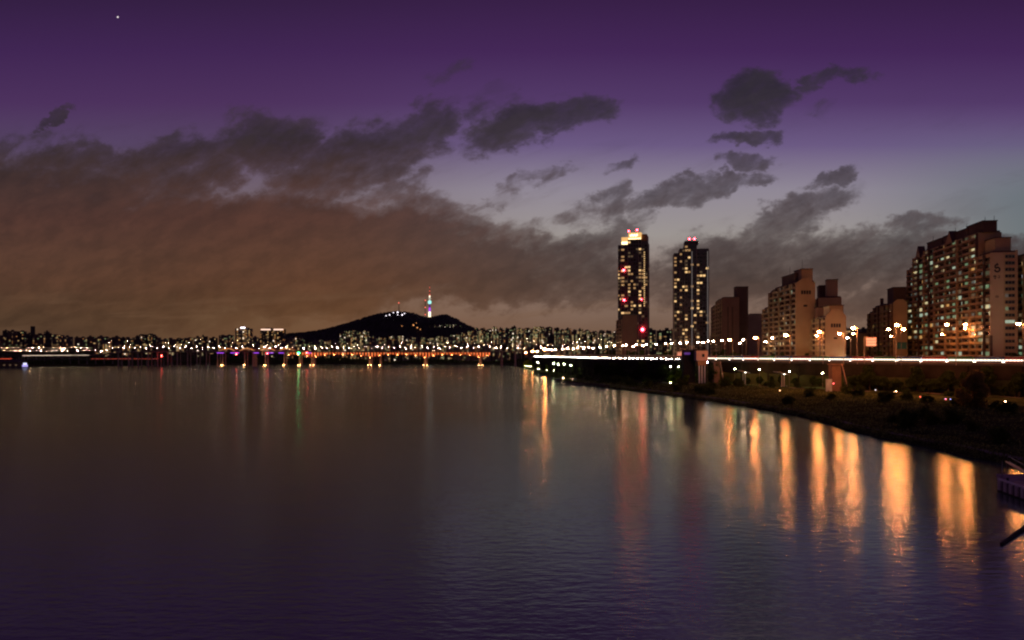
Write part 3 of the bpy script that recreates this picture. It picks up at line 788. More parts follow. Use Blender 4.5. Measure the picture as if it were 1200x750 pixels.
for i, (px, py) in enumerate(mid):
    # depth where the line of sight crosses the highway's land side
    d = 420
    while d < 1100 and hxf(d)+(24 if i % 2 else 12) > X_(px, d): d += 2
    mast(px, py, d, 'p', 'pale street lamp on the far stretch of the highway, %s from the right' % ordn(i), 'pale street lamps along the far stretch of the highway', sc_=.62+.0003*d)
mast(638.5, 409.3, 1010, 'o', 'brightest orange street lamp where the bridge meets the highway', None, sc_=2.3)
mast(624, 411.5, 1130, 'o', 'orange street lamp left of the brightest one at the bridge end', None, sc_=1.3)
mast(629.5, 411.8, 1090, 'p', 'pale street lamp beside the brightest one at the bridge end', None, sc_=1.3)
mast(616, 413.5, 1160, 'o', 'lowest orange street lamp at the very end of the bridge', None, sc_=1.2)

# ------------------------------------------------------------------ bridge
YB = 1330
truss = mat('orange_truss_paint', (.5, .12, .035), .6, .2, .1)
deckm = mat('bridge_deck_concrete', (.2, .13, .1), .8, .2, .1)
pier_m = mat('bridge_pier_concrete', (.4, .3, .22), .85, .15, .2)
fl_o = emis('truss_glow_panel', (1, .2, .05), 1.7); fl_w = emis('truss_wash_light', (1, .33, .1), 110, True)
fl_p = emis('pier_floodlight', (1, .45, .16), 110, True)
purple = emis('purple_strip', (.45, .08, 1), 1.3, False)
tBr = thing('river_bridge', 'long low bridge across the river with an orange lit truss', 'bridge', (0, YB, 0))
def bx_(px): return X_(px, YB)
def by_(py): return Z_(py, YB)
b = MB(); zt = by_(411.4)
pts = [(60,418.6),(105,416.4),(125,414),(150,411.9),(200,411.5),(620,411.5),(660,413)]
for (a, ya), (c, yc) in zip(pts, pts[1:]):
    x0, x1 = bx_(a), bx_(c); z0, z1 = by_(ya), by_(yc)
    k = len(b.v); b.v += [(x0, -7, z0-1.6), (x1, -7, z1-1.6), (x1, 13, z1-1.6), (x0, 13, z0-1.6), (x0, -7, z0), (x1, -7, z1), (x1, 13, z1), (x0, 13, z0)]
    for f in ((0,3,2,1),(4,5,6,7),(0,1,5,4),(1,2,6,5),(2,3,7,6),(3,0,4,7)): b.f.append(tuple(k+q for q in f)); b.m.append(b.mi(deckm))
b.build('deck', tBr)
b = MB()
for (a, ya), (c, yc) in zip(pts, pts[1:]):
    n_ = max(1, int((bx_(c)-bx_(a))/6))
    for k in range(n_):
        f0, f1 = k/n_, (k+1)/n_; x0 = bx_(a)+(bx_(c)-bx_(a))*f0; x1 = bx_(a)+(bx_(c)-bx_(a))*f1; z0 = by_(ya+(yc-ya)*f0); z1 = by_(ya+(yc-ya)*f1)
        b.tube((x0, -6.9, z0+1.1), (x1, -6.9, z1+1.1), .1, .1, steel, 4); b.tube((x0, -6.9, z0), (x0, -6.9, z0+1.1), .08, .08, steel, 4)
b.build('railing', tBr)
# haunched truss girder, x 362..566
piers_px = [(367, 6), (434, 6), (499, 6), (563, 6)]
def hdepth(px):
    dd = min(abs(px-p) for p, _ in piers_px); return 4.6+4.6*max(0, 1-dd/17)**1.5
tr = MB(); lg = MB(); x = bx_(340); prev = None; k = 0
while x < bx_(572):
    px = 600+x*F/YB; zb_ = zt-1.6-hdepth(px)
    for yy_ in (-5.5, 10):
        tr.box(x-.28, yy_-.3, zb_, x+.28, yy_+.3, zt-1.6, truss)
        if prev:
            tr.tube((prev[0], yy_, prev[1]), (x, yy_, zb_), .42, .42, truss, 4); tr.tube((prev[0], yy_, prev[1] if k % 2 else zt-2), (x, yy_, zt-2 if k % 2 else zb_), .26, .26, truss, 4)
    tr.box(x-.2, -5, zb_+.2, x+.2, 10, zb_+.6, truss)
    lg.box(x+1.6, -4.6, zb_+1.0, x+3.2, -4.3, zt-2.6, fl_o)  # glowing panel added behind the truss for its bright orange stripes
    if k % 3 == 0: lg.box(x-.3, -8.0, zb_-.2, x+.3, -7.6, zb_+.1, fl_w)
    prev = (x, zb_); x += 5; k += 1
tr.build('truss', tBr); lg.build('glow_panel_and_wash', tBr)
def pier(px, w_, dpt, bright, zt_=None):
    x = bx_(px); b = MB(); z1 = (zt_ or zt-1.6-hdepth(px)*(1 if 340 < px < 572 else .4))
    for yy_ in (-4, 9): b.lathe([(w_*1.25, -3), (w_*1.25, 1.2), (w_, 1.5), (w_, z1-1.5), (w_*1.3, z1)], pier_m, 10, (x, yy_))
    b.box(x-w_*1.2, -5.5, z1-1.4, x+w_*1.2, 10.5, z1-.01, pier_m); b.build('pier', tBr)
    if bright:
        b = MB()
        for s_ in (-1, 1): b.box(x+s_*w_*1.1-.35, -8.4, 2.1, x+s_*w_*1.1+.35, -7.9, 2.4, fl_p)
        b.box(x-w_*2, -9, 1.2, x+w_*2, -7, 2.0, pier_m); b.build('pier_light', tBr)
for px, w_ in piers_px: pier(px, 2.4, 0, True)
for px in (140, 152, 163, 175, 186, 198, 209, 221, 232, 243, 256): pier(px, 1.0, 0, False, zt-1.7)
for px in (263, 289, 313, 335): pier(px-1, 1.1, 0, True, zt-1.7)
pier(298, 2.0, 0, False, zt-1.7); pier(352, 1.6, 0, True, zt-1.7); pier(588, 1.8, 0, False, zt-1.7); pier(604, 1.6, 0, False, zt-1.7); pier(446, 1.0, 0, True, zt-8)
# four lit shallow arches above the deck
ao = emis('arch_light', (1, .45, .15), 2.2)
for c_ in (268, 291, 315, 337):
    b = MB(); n_ = 12; xc = bx_(c_); hw = 9.5/F*YB; P = [(xc-hw+2*hw*i/n_, zt+.3+4.6*(1-(2*i/n_-1)**2)) for i in range(n_+1)]
    for yy_ in (-6, 12):
        for (x0, z0), (x1, z1) in zip(P, P[1:]): b.tube((x0, yy_, z0), (x1, yy_, z1), .5, .5, truss, 5)
        for (x0, z0) in P[1:-1]: b.tube((x0, yy_, zt), (x0, yy_, z0), .15, .15, truss, 4)
    b.build('arch', tBr)
    b = MB()
    for i in range(1, n_): b.box(P[i][0]-.6, -6.9, P[i][1]-1.0, P[i][0]+.6, -6.5, P[i][1]-.5, ao)
    b.build('arch_light', tBr)
b = MB()
for (a, c) in ((256, 264), (272, 282), (299, 305), (314, 322), (328, 334), (360, 366)): b.box(bx_(a), -7.4, zt-3.6, bx_(c), -7.1, zt-2.6, purple)
b.build('purple_light', tBr)
gr = emis('green_signal', (.02, 1, .35), 38, True); rd = emis('red_signal', (1, .06, .05), 60, True)
b = MB(); b.ball((bx_(351.5), -8.5, zt-3.5), 1.1, 1.1, 1.1, gr, 8, 4); b.tube((bx_(351.5), -7, zt-1.6), (bx_(351.5), -8.5, zt-2.6), .2, .2, dsteel, 5); b.build('green_signal', tBr)
for px, py in ((315, 414.3), (279, 415), (192, 417), (361, 413.5)):
    b = MB(); b.ball((bx_(px), -8.5, by_(py)), .8, .8, .8, rd, 8, 4); b.tube((bx_(px), -7, by_(py)+1.2), (bx_(px), -8.5, by_(py)+.6), .15, .15, dsteel, 5); b.build('red_signal', tBr)
# bridge lamps (their own things, standing on the deck)
rb = random.Random(4); k = 0
px = 112
while px < 612:
    pyl = 406.2+(1.6 if k % 2 else 0)+(4 if px < 130 else 0)
    kind = 'v' if px > 250 or rb.random() < .5 else 'p'
    x, y, z = at(px, pyl, YB+(9 if k % 2 else -4)); kk = k
    t = mast(px, pyl, YB+(9 if k % 2 else -4), 'v', 'slim lamp with a violet-white light standing on the bridge deck, %s from the left' % ordn(kk), 'lamps along the bridge deck', zb=zt-.3 if px > 150 else by_(interp(pts, px)), sc_=rb.choice([.6, .8, 1., 1.7]), name='bridge_lamp')
    k += 1; px += 6.6

# ------------------------------------------------------------------ far left shore lights and road
k = 0
for row, py in ((0, 407.6), (1, 410.8)):
    px = 2+row*3
    while px < 106:
        mast(px+rb.uniform(-1, 1), py+rb.uniform(-.5, .5), 1620-row*60, 'w' if rb.random() < .5 else 'v', 'pale street lamp in the %s row on the far left shore, %s from the left' % (('upper', 'lower')[row], ordn(k if row == 0 else k-nrow)), 'street lamps on the far left shore', zb=4, sc_=rb.choice([.6, .8, 1.1, 1.9]))
        px += 6.2; k += 1
    if row == 0: nrow = k
def farline(name, px0, px1, py0, py1, d, m, n, gap=.35):
    b = MB()
    for i in range(n):
        f = i/n; px = px0+(px1-px0)*f; w_ = (px1-px0)/n*(1-gap*rb.random())
        x, y, z = at(px, py0+(py1-py0)*f, d); x1 = X_(px+w_, d)
        b.box(x, y, z-.5, x1, y+1.5, z+.6, m)
    return b
b = MB(); fv = emis('far_headlights', (1, .75, .55), 2.6, True); fr = emis('far_tail_lights', (1, .12, .05), 1.2, False)
d = 1480
for i in range(80):   # distant cars too small to tell apart
    px = 27+i*1.0; x, y, z = at(px, 417-.006*(px-27), d); z = max(z, 14)
    b.box(x-.9, d, z-.3, x+.9, d+4.4, z+1.0, paints[i % 5])
    for s_ in (-.6, .6): b.box(x+s_-.25, d-.2, z+.2, x+s_+.25, d-.01, z+.7, fv)
for i in range(60):
    px = (0+i*.45) if i < 30 else (30+i*2.6); x, y, z = at(px, 420.8, d-60)
    b.box(x-.9, d-60, z-.3, x+.9, d-56, z+1.0, paints[i % 5])
    for s_ in (-.6, .6): b.box(x+s_-.3, d-60.2, z+.2, x+s_+.3, d-60.01, z+.8, fr)
tag(b.build('distant_traffic'), 'distant traffic on the roads of the far left shore', 'traffic', kind='stuff')
b = MB()
for (y0, zc_, o) in ((d-4, Z_(417, d)-.4, 0), (d-66, Z_(420.8, d-60)-.4, 1)):
    b.box(X_(-200, y0), y0, zc_-1.2, X_(205, y0), y0+14, zc_, asph)
    for q in range(40):
        x = X_(-190+q*10, y0); b.box(x-.6, y0+5, -1, x+.6, y0+8, zc_-1.2, conc)
tag(b.build('far_shore_roads'), kind='structure')

# ------------------------------------------------------------------ far city blocks
fw = [mat('far_block_'+n, c, .9, .2, .02) for n, c in (('brown', (.13, .09, .065)), ('grey', (.12, .1, .09)), ('dark', (.06, .05, .045)))]
FL = [emis('far_window_'+n, c, s) for n, c, s in (('warm', (1, .62, .25), .75), ('cream', (1, .82, .42), .8), ('green', (.7, .85, .38), .45), ('amber', (1, .42, .13), .55), ('dim', (.9, .55, .28), .12), ('dim2', (.6, .6, .3), .14), ('bright', (1, .8, .6), 3))]
def farblock(px, top, wpx, d, seed, plit, label, group, roof=True, pal=None, zb=None, colp=True):
    rn = random.Random(seed); x, y, z = at(px, top, d); W = wpx/F*d
    zb = zb if zb is not None else (farh(x, y) if True else 5)-2
    H = z-zb
    if H < 8: H = 8
    b = MB(); wm_ = rn.choice(fw); rot = rn.uniform(-.5, .5); dep = rn.uniform(10, 16)
    b.box(-W/2, -dep/2, 0, W/2, dep/2, H, wm_)
    if roof:
        a = rn.uniform(-W*.3, W*.2); b.box(a-W*.12, -dep*.3, H, a+W*.14, dep*.3, H+rn.uniform(2, 5), wm_)
    nb = max(2, int(W/3.6)); bw = W/nb; nf = int(H/3.2)
    colprob = [plit*(rn.choice([.25, .6, 1.6, 2.4]) if colp else 1) for _ in range(nb)]
    for k in range(nb):
        for f in range(nf):
            if rn.random() < colprob[k]:
                m = rn.choice(pal or FL[:6]) if rn.random() > .04 else FL[6]
                b.box(-W/2+k*bw+.5, -dep/2-.12, f*3.2+.9, -W/2+(k+1)*bw-.5, -dep/2-.01, f*3.2+2.5, m)
    for f in range(nf):
        for k in range(2):
            if rn.random() < plit*.7:
                for s_ in (-1, 1): b.box(s_*(W/2+.06)-.05, -dep/2+2+k*5, f*3.2+.9, s_*(W/2+.06)+.05, -dep/2+4.5+k*5, f*3.2+2.5, rn.choice(pal or FL[:6]))
    o = b.build('far_apartment_block'); o.location = (x, y, zb); o.rotation_euler = (0, 0, rot)
    tag(o, label, 'apartment block', group); return o
rf = random.Random(2024)
# left skyline
LS = [(4,394,9),(7,387.5,5),(15,388,8),(26,388.5,6),(22,391,10),(34,391,9),(56,390,7),(46,391.5,10),(55,388.5,4.5),(68,393,12),(80,394.5,8),(92,395,7),(99,396,8),(107,395,6),(114,396,9),(120,394.3,7),(128,396,7),(136,395,7),(144,396,7),(150,396.5,8),(160,396,6),(166,393,8),(175,391.5,12),(184,395,6),(192,398,8),(201,397,7),(211,397,8),(221,396,8),(232,395.5,7),(240,394.5,6),(250,396,7),(262,392.5,8),(270,393,6),(299,395,6),(341,396,7),(350,395,8)]
for i, (px, top, wp) in enumerate(LS):
    farblock(px, top+rf.uniform(-.5, .5), wp*1.15, rf.uniform(2150, 2450), 100+i, .12 if px < 160 else .2, 'low dark apartment block on the skyline of the far left shore, %s from the left' % ordn(i), 'skyline of the far left shore', pal=[FL[0], FL[3], FL[4], FL[4], FL[2]])
o = farblock(38.5, 382.3, 1.8, 2300, 5, 0, 'thin dark chimney sticking up from the far left skyline', None, roof=False); o['category'] = 'chimney'; o.name = 'far_chimney'
oo = farblock(286, 385.2, 19, 2050, 61, .38, 'dark block with amber windows and a white roof light, left of the hill', None, roof=True, pal=[FL[3], FL[0], FL[4]])
b = MB(); b.box(-6, -9, 56, 5, -7, 58.5, emis('white_roof_light', (1, .9, 1), 5)); b.build('roof_light', oo)
oo.rotation_euler.z = 0
b.v = []; 
oo2 = farblock(320, 385.8, 28, 2080, 62, .35, 'wide dark block with two warm lit roof strips, left of the hill', None, roof=True, pal=[FL[3], FL[0], FL[4]])
oo2.rotation_euler.z = 0
for o_, segs in ((oo2, ((-29, -4), (4, 29))),):
    H = max(v.co.z for v in o_.data.vertices)-3.5
    b = MB()
    for a, c in segs: b.box(a, -9, H-2.5, c, -8.4, H+.5, emis('warm_roof_strip', (1, .65, .5), 1.6))
    b.build('roof_light', o_)
# rows below the hill and to its right
cnt = 0
def row(px0, px1, topf, d0, d1, wr, plit, label, group, step=1., pal=None):
    global cnt
    px = px0; i = 0
    while px < px1:
        wp = rf.uniform(*wr); tp = topf(px)+rf.uniform(-1.6, 1.6)
        farblock(px+wp/2, tp, wp*.92, rf.uniform(d0, d1), 1000+cnt, plit*rf.uniform(.1, 2.), label, group, pal=pal)
        px += wp*step+rf.uniform(0, 1.2); cnt += 1
SK = [(340,399),(392,397),(396,388),(426,387),(432,394),(520,394),(540,389),(560,386),(590,384.5),(597,381.5),(602,385),(625,383),(640,384),(665,387),(700,389),(730,389),(900,388)]
row(345, 720, lambda p: interp(SK, p)+1.0, 2900, 3300, (5, 9), .3, 'far apartment block with pale window columns, in the hazy back row beneath the skyline', 'back row of the far city', 1.05)
row(330, 722, lambda p: interp(SK, p)+6, 2300, 2600, (5.5, 10), .3, 'far apartment block with pale window columns, in the middle row of the far city', 'middle row of the far city', 1.2)
row(318, 700, lambda p: 403+1.5*math.sin(p*.09), 1800, 2000, (5, 9), .3, 'low far block with scattered lit windows, directly behind the bridge', 'front row behind the bridge', 1.35)
row(110, 330, lambda p: 403+1.2*math.sin(p*.1), 1800, 1950, (5, 10), .25, 'low far block with scattered lit windows, behind the left part of the bridge', 'low blocks behind the left part of the bridge', 1.6, pal=[FL[0], FL[3], FL[1]])
row(556, 735, lambda p: interp(SK, p)-.5, 3300, 3500, (4, 6.5), .2, 'far tower block whose top breaks the skyline right of the hill', 'tower tops right of the hill', 1.3)
row(760, 792, lambda p: 386, 1500, 1700, (6, 9), .25, 'far block with pale windows seen between the two towers', 'far blocks seen between the towers', 1.1)
row(866, 900, lambda p: 384, 1300, 1500, (7, 10), .2, 'far block behind the brown block with the lift tower', 'far blocks behind the lift tower block', 1.1)
row(985, 1020, lambda p: 386, 1200, 1400, (9, 12), .1, 'far dark block right of the rounded gable block', 'far blocks right of the gable block', 1.1)
row(832, 870, lambda p: 392, 900, 1000, (9, 12), .2, 'low block at the foot of the brown block', 'low blocks at the foot of the brown block', 1.1)
print('far blocks', cnt+len(LS))
# scattered street lights of the far city
rl = random.Random(9)
for i in range(150):
    px = rl.choice([rl.uniform(110, 350), rl.uniform(345, 620), rl.uniform(600, 720)])
    py = rl.uniform(399, 410) if px < 600 else rl.uniform(397, 410)
    d = rl.uniform(1620, 1790)
    mast(px, py, d, rl.choice('wwvw'), 'faint street light among the far city blocks', 'faint lights of the far city', zb=4, sc_=rl.uniform(.35, .95), name='far_street_lamp')

# ------------------------------------------------------------------ hill tower, masts, lights
dT = 5400; xT, _, _ = at(503.5, 372, dT); zT = Z_(372.4, dT)-3
T = thing('observation_tower', 'slender observation tower lit purple and white on top of the hill', 'tower', (xT, dT, zT))
def zt_(py): return Z_(py, dT)-zT
def lath(nm, prof, m): b = MB(); b.lathe(prof, m, 12); b.build(nm, T)
c_w = emis('tower_white_light', (1, .85, .6), 2.2); c_p = emis('tower_purple_light', (.55, .08, 1), 1.0); c_d = emis('tower_deep_purple', (.2, .06, .5), .35); c_c = emis('tower_cyan_light', (.35, .9, .8), 1.3); c_r = emis('mast_red_light', (1, .12, .08), .9)
lath('base_building', [(34, -4), (34, 4), (22, 8), (14, 9)], emis('base_glow', (.9, .62, .2), .5))
lath('shaft_base', [(8, 8), (7.5, zt_(365.3))], c_w); lath('shaft', [(6.5, zt_(365.3)), (6, zt_(360.5))], c_p); lath('upper_shaft', [(6, zt_(360.5)), (5.5, zt_(356.2))], c_d)
lath('viewing_deck', [(6, zt_(356.2)), (11, zt_(355.4)), (12, zt_(353.8)), (10, zt_(352.8)), (6, zt_(352.2))], c_c)
lath('upper_deck', [(6, zt_(352.2)), (5, zt_(350.8)), (7.5, zt_(350)), (6, zt_(348.4))], emis('tower_soft_light', (.8, .75, .6), .6))
b = MB(); mz = zt_(348.4); 
for i in range(7):
    z0 = mz+i*(zt_(333.8)-mz)/7; z1 = mz+(i+1)*(zt_(333.8)-mz)/7; b.tube((0, 0, z0), (0, 0, z1), 4-.45*i, 3.6-.45*i, c_r if i % 2 else dsteel if i > 1 else c_w, 8)
b.build('antenna_mast', T)
for px, py0, py1, lab, reds in ((498.5, 352, 370, 'red-lit lattice mast just left of the observation tower', 3), (467.5, 355, 367, 'single radio mast with one red light on the left summit of the hill', 1)):
    x, _, z1 = at(px, py0, dT); z0 = Z_(py1, dT)-3
    t = thing('radio_mast', lab, 'radio mast', (x, dT, z0)); H = z1-z0; b = MB()
    for s_ in (-1, 1):
        for q in (-1, 1): b.tube((s_*5, q*5, 0), (s_*1.2, q*1.2, H), .9, .6, dsteel, 4)
    for i in range(8):
        w0 = 5-3.8*i/8; w1 = 5-3.8*(i+1)/8; b.tube((-w0, -w0, H*i/8), (w1, -w1, H*(i+1)/8), .4, .4, dsteel, 4); b.tube((w0, -w0, H*i/8), (-w1, -w1, H*(i+1)/8), .4, .4, dsteel, 4)
    b.build('lattice', t)
    for i in range(reds):
        b = MB(); b.ball((0, -4, H*(1-i*.45)), 4, 4, 4, emis('mast_beacon', (1, .15, .1), 1.8), 6, 3); b.build('beacon', t)
hs = emis('hill_white_lamp', (1, .9, 1), 4); ho = emis('hill_orange_lamp', (1, .4, .12), 1.5)
for i, (px, py, m, r) in enumerate([(452.5,370,hs,2.6),(456.5,369,hs,3.4),(461,366.4,hs,2.8),(466,366,hs,4.5),(466,369,hs,2.6),(471.3,369,hs,4.2),(474,367.3,hs,3),(484.5,381,ho,5),(489,384,ho,4),(471,382,ho,2.5),(488,378.5,ho,2.4),(492.5,386,ho,3)]):
    # the lamp stands on the slope where the line of sight meets it
    d = dT-880; 
    while d < dT:
        fy = (d-YH)/900; top = Z_(interp(HP, 600+(px-600)), YH)-20
        if 20+top*max(0, math.cos(fy*math.pi/2))**1.3 > Z_(py, d)-8: break
        d += 4
    x, y, z = at(px, py, d-6)
    t = thing('hill_lamp', ('white' if m is hs else 'dim orange')+' lamp on the dark hill, %s from the left' % ordn([0,1,2,3,4,6,7,8,10,5,9,11][i] if i < 12 else i), 'lamp', (x, y, z-9))
    b = MB(); b.tube((0, 0, -6), (0, 0, 9), .5, .4, dsteel, 4); b.build('pole', t); b = MB(); b.ball((0, 0, 9), r, r, r*.8, m, 6, 3); b.build('lamp_glass', t)
for i in range(14):   # pale buildings on the hill foot
    farblock(505+i*2.6+rf.uniform(-1, 1), 379.5+abs(i-8)*.35+rf.uniform(-.6, .6), 3.2, 4560, 3000+i, .16, 'small pale lit building low on the right flank of the hill', 'lit buildings low on the right flank of the hill', zb=170, pal=[FL[1], FL[2], FL[4], FL[5]])

# ------------------------------------------------------------------ trees
def tree_mesh(seed, H, Rr, m, nleaf=2600, ls=.34, trunk_h=.35):
    rn = random.Random(seed); tb = MB(); cb = MB()
    th = H*trunk_h; tb.tube((0, 0, -.5), (.1, .05, th), H*.028, H*.018, bark, 8)
    cl_ = []
    for i in range(16):
        a = rn.uniform(0, 6.28); rr = Rr*rn.uniform(.15, .75); z = rn.uniform(th*.9, H*.88); k_ = 1-abs((z-(th+H)/2)/(H-th))**2
        c = Vector((math.cos(a)*rr*k_, math.sin(a)*rr*k_, z)); cl_.append((c, Rr*rn.uniform(.26, .46)))
        if i < 9: tb.tube((.05, .03, th*rn.uniform(.75, 1)), tuple(c), H*.012, H*.003, bark, 5)
    cl_.append((Vector((0, 0, H*.86)), Rr*.4))
    for i in range(nleaf):
        c, r = rn.choice(cl_); v = Vector((rn.gauss(0, 1), rn.gauss(0, 1), rn.gauss(0, .8))); v.normalize(); p = c+v*r*(rn.random()**.35)
        u = Vector((rn.gauss(0, 1), rn.gauss(0, 1), rn.gauss(0, 1))).normalized(); t_ = u.orthogonal().normalized(); s_ = ls*rn.uniform(.5, 1.3)
        w_ = u.cross(t_)
        cb.face([p-t_*s_, p+w_*s_*.6, p+t_*s_, p-w_*s_*.6], m)
    return tb.mesh('trunk'), cb.mesh('crown')
TM = [tree_mesh(1, 9, 3.6, leafd), tree_mesh(2, 7, 3.2, leafd), tree_mesh(3, 11, 3.4, leafd, trunk_h=.25), tree_mesh(4, 5, 2.8, leafd, 1800, trunk_h=.15)]
leafg = leafmat('fresh_green_leaves', (.11, .16, .02), .5)
TG = [tree_mesh(11, 6, 2.6, leafg, 2200, trunk_h=.2), tree_mesh(12, 8, 3., leafg, 2600, trunk_h=.2)]
def tree(tm, x, y, z, s_, label, group=None, rz=0, name='tree'):
    t = thing(name, label, 'tree', (x, y, z), rz, group); t.scale = (s_,)*3
    link('trunk', tm[0], t); link('crown', tm[1], t); return t
rt = random.Random(31)
big = tree_mesh(21, 12.4, 5.6, leafmat('olive_leaves', (.3, .22, .06), .5), 9000, .34, .16)
d = 262; xb = X_(1141, d); tree(big, xb, d, near_h(xb-sxf(d), d)-.2, 1, 'large round tree standing alone on the riverbank at the right')
# dark trees along the foot of the wall
wt = []
y = 215
while y < 640:
    t_ = hxf(y)-sxf(y); x = hxf(y)-rt.uniform(5, 9)
    if t_ > 16: wt.append((x, y, near_h(x-sxf(y), y)))
    y += rt.uniform(2.2, 4.5) if y < 400 else rt.uniform(5, 9)
wt.sort(key=lambda q: -q[0]/q[1])
for i, (x, y, z) in enumerate(wt):
    px = 600+F*x/y
    sml = 850 < px < 1000
    tree(rt.choice(TM), x, y, z-.2, rt.uniform(.5, .62) if sml else rt.uniform(.8, 1.25), 'dark tree at the foot of the highway wall, %s from the right' % ordn(i), 'dark trees at the foot of the highway wall', rt.uniform(0, 6))
# bushes on the bank
bs = []
for i in range(46):
    px = rt.uniform(860, 1195); y = rt.uniform(150, 330); x = X_(px, y); t_ = x-sxf(y)
    if 8 < t_ < min(60, hxf(y)-sxf(y)-12): bs.append((x, y))
for i in range(40):
    y = rt.uniform(330, 640); x = sxf(y)+rt.uniform(4, max(5, hxf(y)-sxf(y)-14)); bs.append((x, y))
bs.sort(key=lambda q: -q[0]/q[1])
bshm = [tree_mesh(40+k, 3.4, 3.2, leafd, 1500, .3, .05) for k in range(3)]
for i, (x, y) in enumerate(bs):
    t = tree(rt.choice(bshm), x, y, near_h(x-sxf(y), y)-.3, rt.uniform(.7, 1.3), 'low dark bush on the riverbank slope, %s from the right' % ordn(i), 'low dark bushes on the riverbank', rt.uniform(0, 6), 'bush'); t['category'] = 'bush'
# trees between the highway and the houses
hs_ = []
y = 250
while y < 800:
    for q in range(2): hs_.append((hxf(y)+DW+rt.uniform(3, 16), y+rt.uniform(-2, 2)))
    y += rt.uniform(8, 13)
hs_.sort(key=lambda q: -q[0]/q[1])
for i, (x, y) in enumerate(hs_):
    tree(rt.choice(TM), x, y, hz(y)-1.5, rt.uniform(.5, .85), 'dark street tree behind the noise barrier of the highway, %s from the right' % ordn(i), 'street trees behind the noise barrier', rt.uniform(0, 6))
fill_l = emis('tree_fill_light', (1, .95, .4), 260, True)  # for lamps added in front of the green trees to brighten their crowns
# lit green trees at the far end of the bank
for i, (px, d, s_) in enumerate([(601,1180,1.3),(605,1150,1.4),(609,1120,1.2),(613,1090,1.4),(618,1050,1.3),(622,1020,1.5),(630,960,1.1),(641,900,1.),(649,860,1.2),(654,840,1.3),(662,800,1.4),(670,770,1.5),(676,740,1.),(690,700,1.1),(785,500,.9),(794,490,.9),(803,480,.9)]):
    x = X_(px, d); x = max(x, sxf(d)+3)
    x = max(X_(px, d), sxf(d)+2.5) if d > 600 else X_(px, d)
    gl_ = thing('tree_fill_lamp', 'small added lamp shining into the lit green waterside trees, %s from the left' % ordn(i), 'garden lamp', (x-.6, d-4.6*s_, 1.2), 0, 'added lamps among the lit green trees')
    gq = MB(); gq.tube((0, 0, -1.5), (0, 0, 2.2), .07, .06, pole_m, 5); gq.build('pole', gl_); gq = MB(); gq.ball((0, 0, 2.4), .16, .16, .14, fill_l, 6, 3); gq.build('lamp_glass', gl_)
    tree(TG[i % 2], x, d, max(1, near_h(min(x-sxf(d), hxf(d)-sxf(d)-2), d))-.3, s_, 'bright green tree lit by a small added lamp at the waterside, %s from the left' % ordn(i), 'lit green trees at the waterside', rt.uniform(0, 6))
# woods at the foot of the far shore: one mass
b = MB(); rw = random.Random(6)
for i in range(9000):
    px = rw.uniform(-60, 620); d = rw.uniform(1640, 1700) if i % 2 else 1595+rw.uniform(0, 20)
    if px < 200: d = interp([(-60, 1250), (0, 1290), (60, 1390), (200, 1520)], px)+rw.uniform(0, 30)+(0 if i % 2 else 100)
    x = X_(px, d); hmax = 8+5*math.sin(x*.03)+3*math.sin(x*.011)
    z = max(0, farh(x, d))+rw.random()*hmax*.7
    u = Vector((rw.gauss(0, 1), rw.gauss(0, 1), rw.gauss(0, 1))).normalized(); t_ = u.orthogonal().normalized(); w_ = u.cross(t_); s_ = rw.uniform(1.2, 2.6); p = Vector((x, d, z))
    b.face([p-t_*s_, p+w_*s_*.7, p+t_*s_, p-w_*s_*.7], leafd)
tag(b.build('woods'), 'dark band of distant trees along the far shore', 'woods', kind='stuff')
weed = leafmat('dry_weeds', (.2, .25, .08), .4)
# undergrowth on the near bank: one mass
b = MB(); rw = random.Random(16)
for i in range(70000):
    y = 120*(8.5**rw.random()) if i % 3 else rw.uniform(110, 330); wd = hxf(y)-sxf(y)
    t_ = rw.random()**1.5*min(60, max(5, wd-6))+.3 if i % 4 else rw.uniform(-.2, 2.2)
    x = sxf(y)+t_+.6*math.sin(y*.21); cl_ = .5+.5*math.sin(x*.35+y*.21)*math.sin(y*.13-x*.2)
    pth = hxf(y)-sxf(y)-22
    if abs(t_-pth) < 3 and wd > 30: continue
    z = near_h(t_, y)+rw.random()*(.25+1.3*cl_)
    s_ = rw.uniform(.08, .24)*(1+y/500); u = Vector((rw.gauss(0, 1), rw.gauss(0, 1), rw.gauss(0, .6))).normalized(); tt = u.orthogonal().normalized(); w_ = u.cross(tt); p = Vector((x, y, z))
    b.face([p-tt*s_, p+w_*s_*.35, p+tt*s_, p-w_*s_*.35], weed if rw.random() < .5 else leafd)
tag(b.build('undergrowth'), 'tangled grass and weeds covering the riverbank', 'undergrowth', kind='stuff')

# ------------------------------------------------------------------ riverside park: path, lamps, shelters, stairs, pump house
b = MB(); b.mi(path_m); ss2 = [q for q in range(130, 660, 4)]
for y in ss2:
    tp = max(4, hxf(y)-sxf(y)-22)
    for e in (-1.8, 1.8): x = sxf(y)+tp+e; b.v.append((x, y, near_h(tp, y)+.25))
for i in range(len(ss2)-1): b.f.append((i*2, i*2+1, i*2+3, i*2+2)); b.m.append(0)
tag(b.build('riverside_path'), kind='structure')
b = MB(); b.mi(conc)                                   # stone toe of the bank
ss3 = [q for q in range(120, 700, 4)]
for y in ss3:
    for e, z in ((2.2, .95), (3.2, 1.5)): b.v.append((sxf(y)+e, y, z))
for i in range(len(ss3)-1): b.f.append((i*2, i*2+1, i*2+3, i*2+2)); b.m.append(0)
tag(b.build('shore_path'), kind='structure')
parkl = emis('park_lamp', (.85, 1, .5), 140, True)
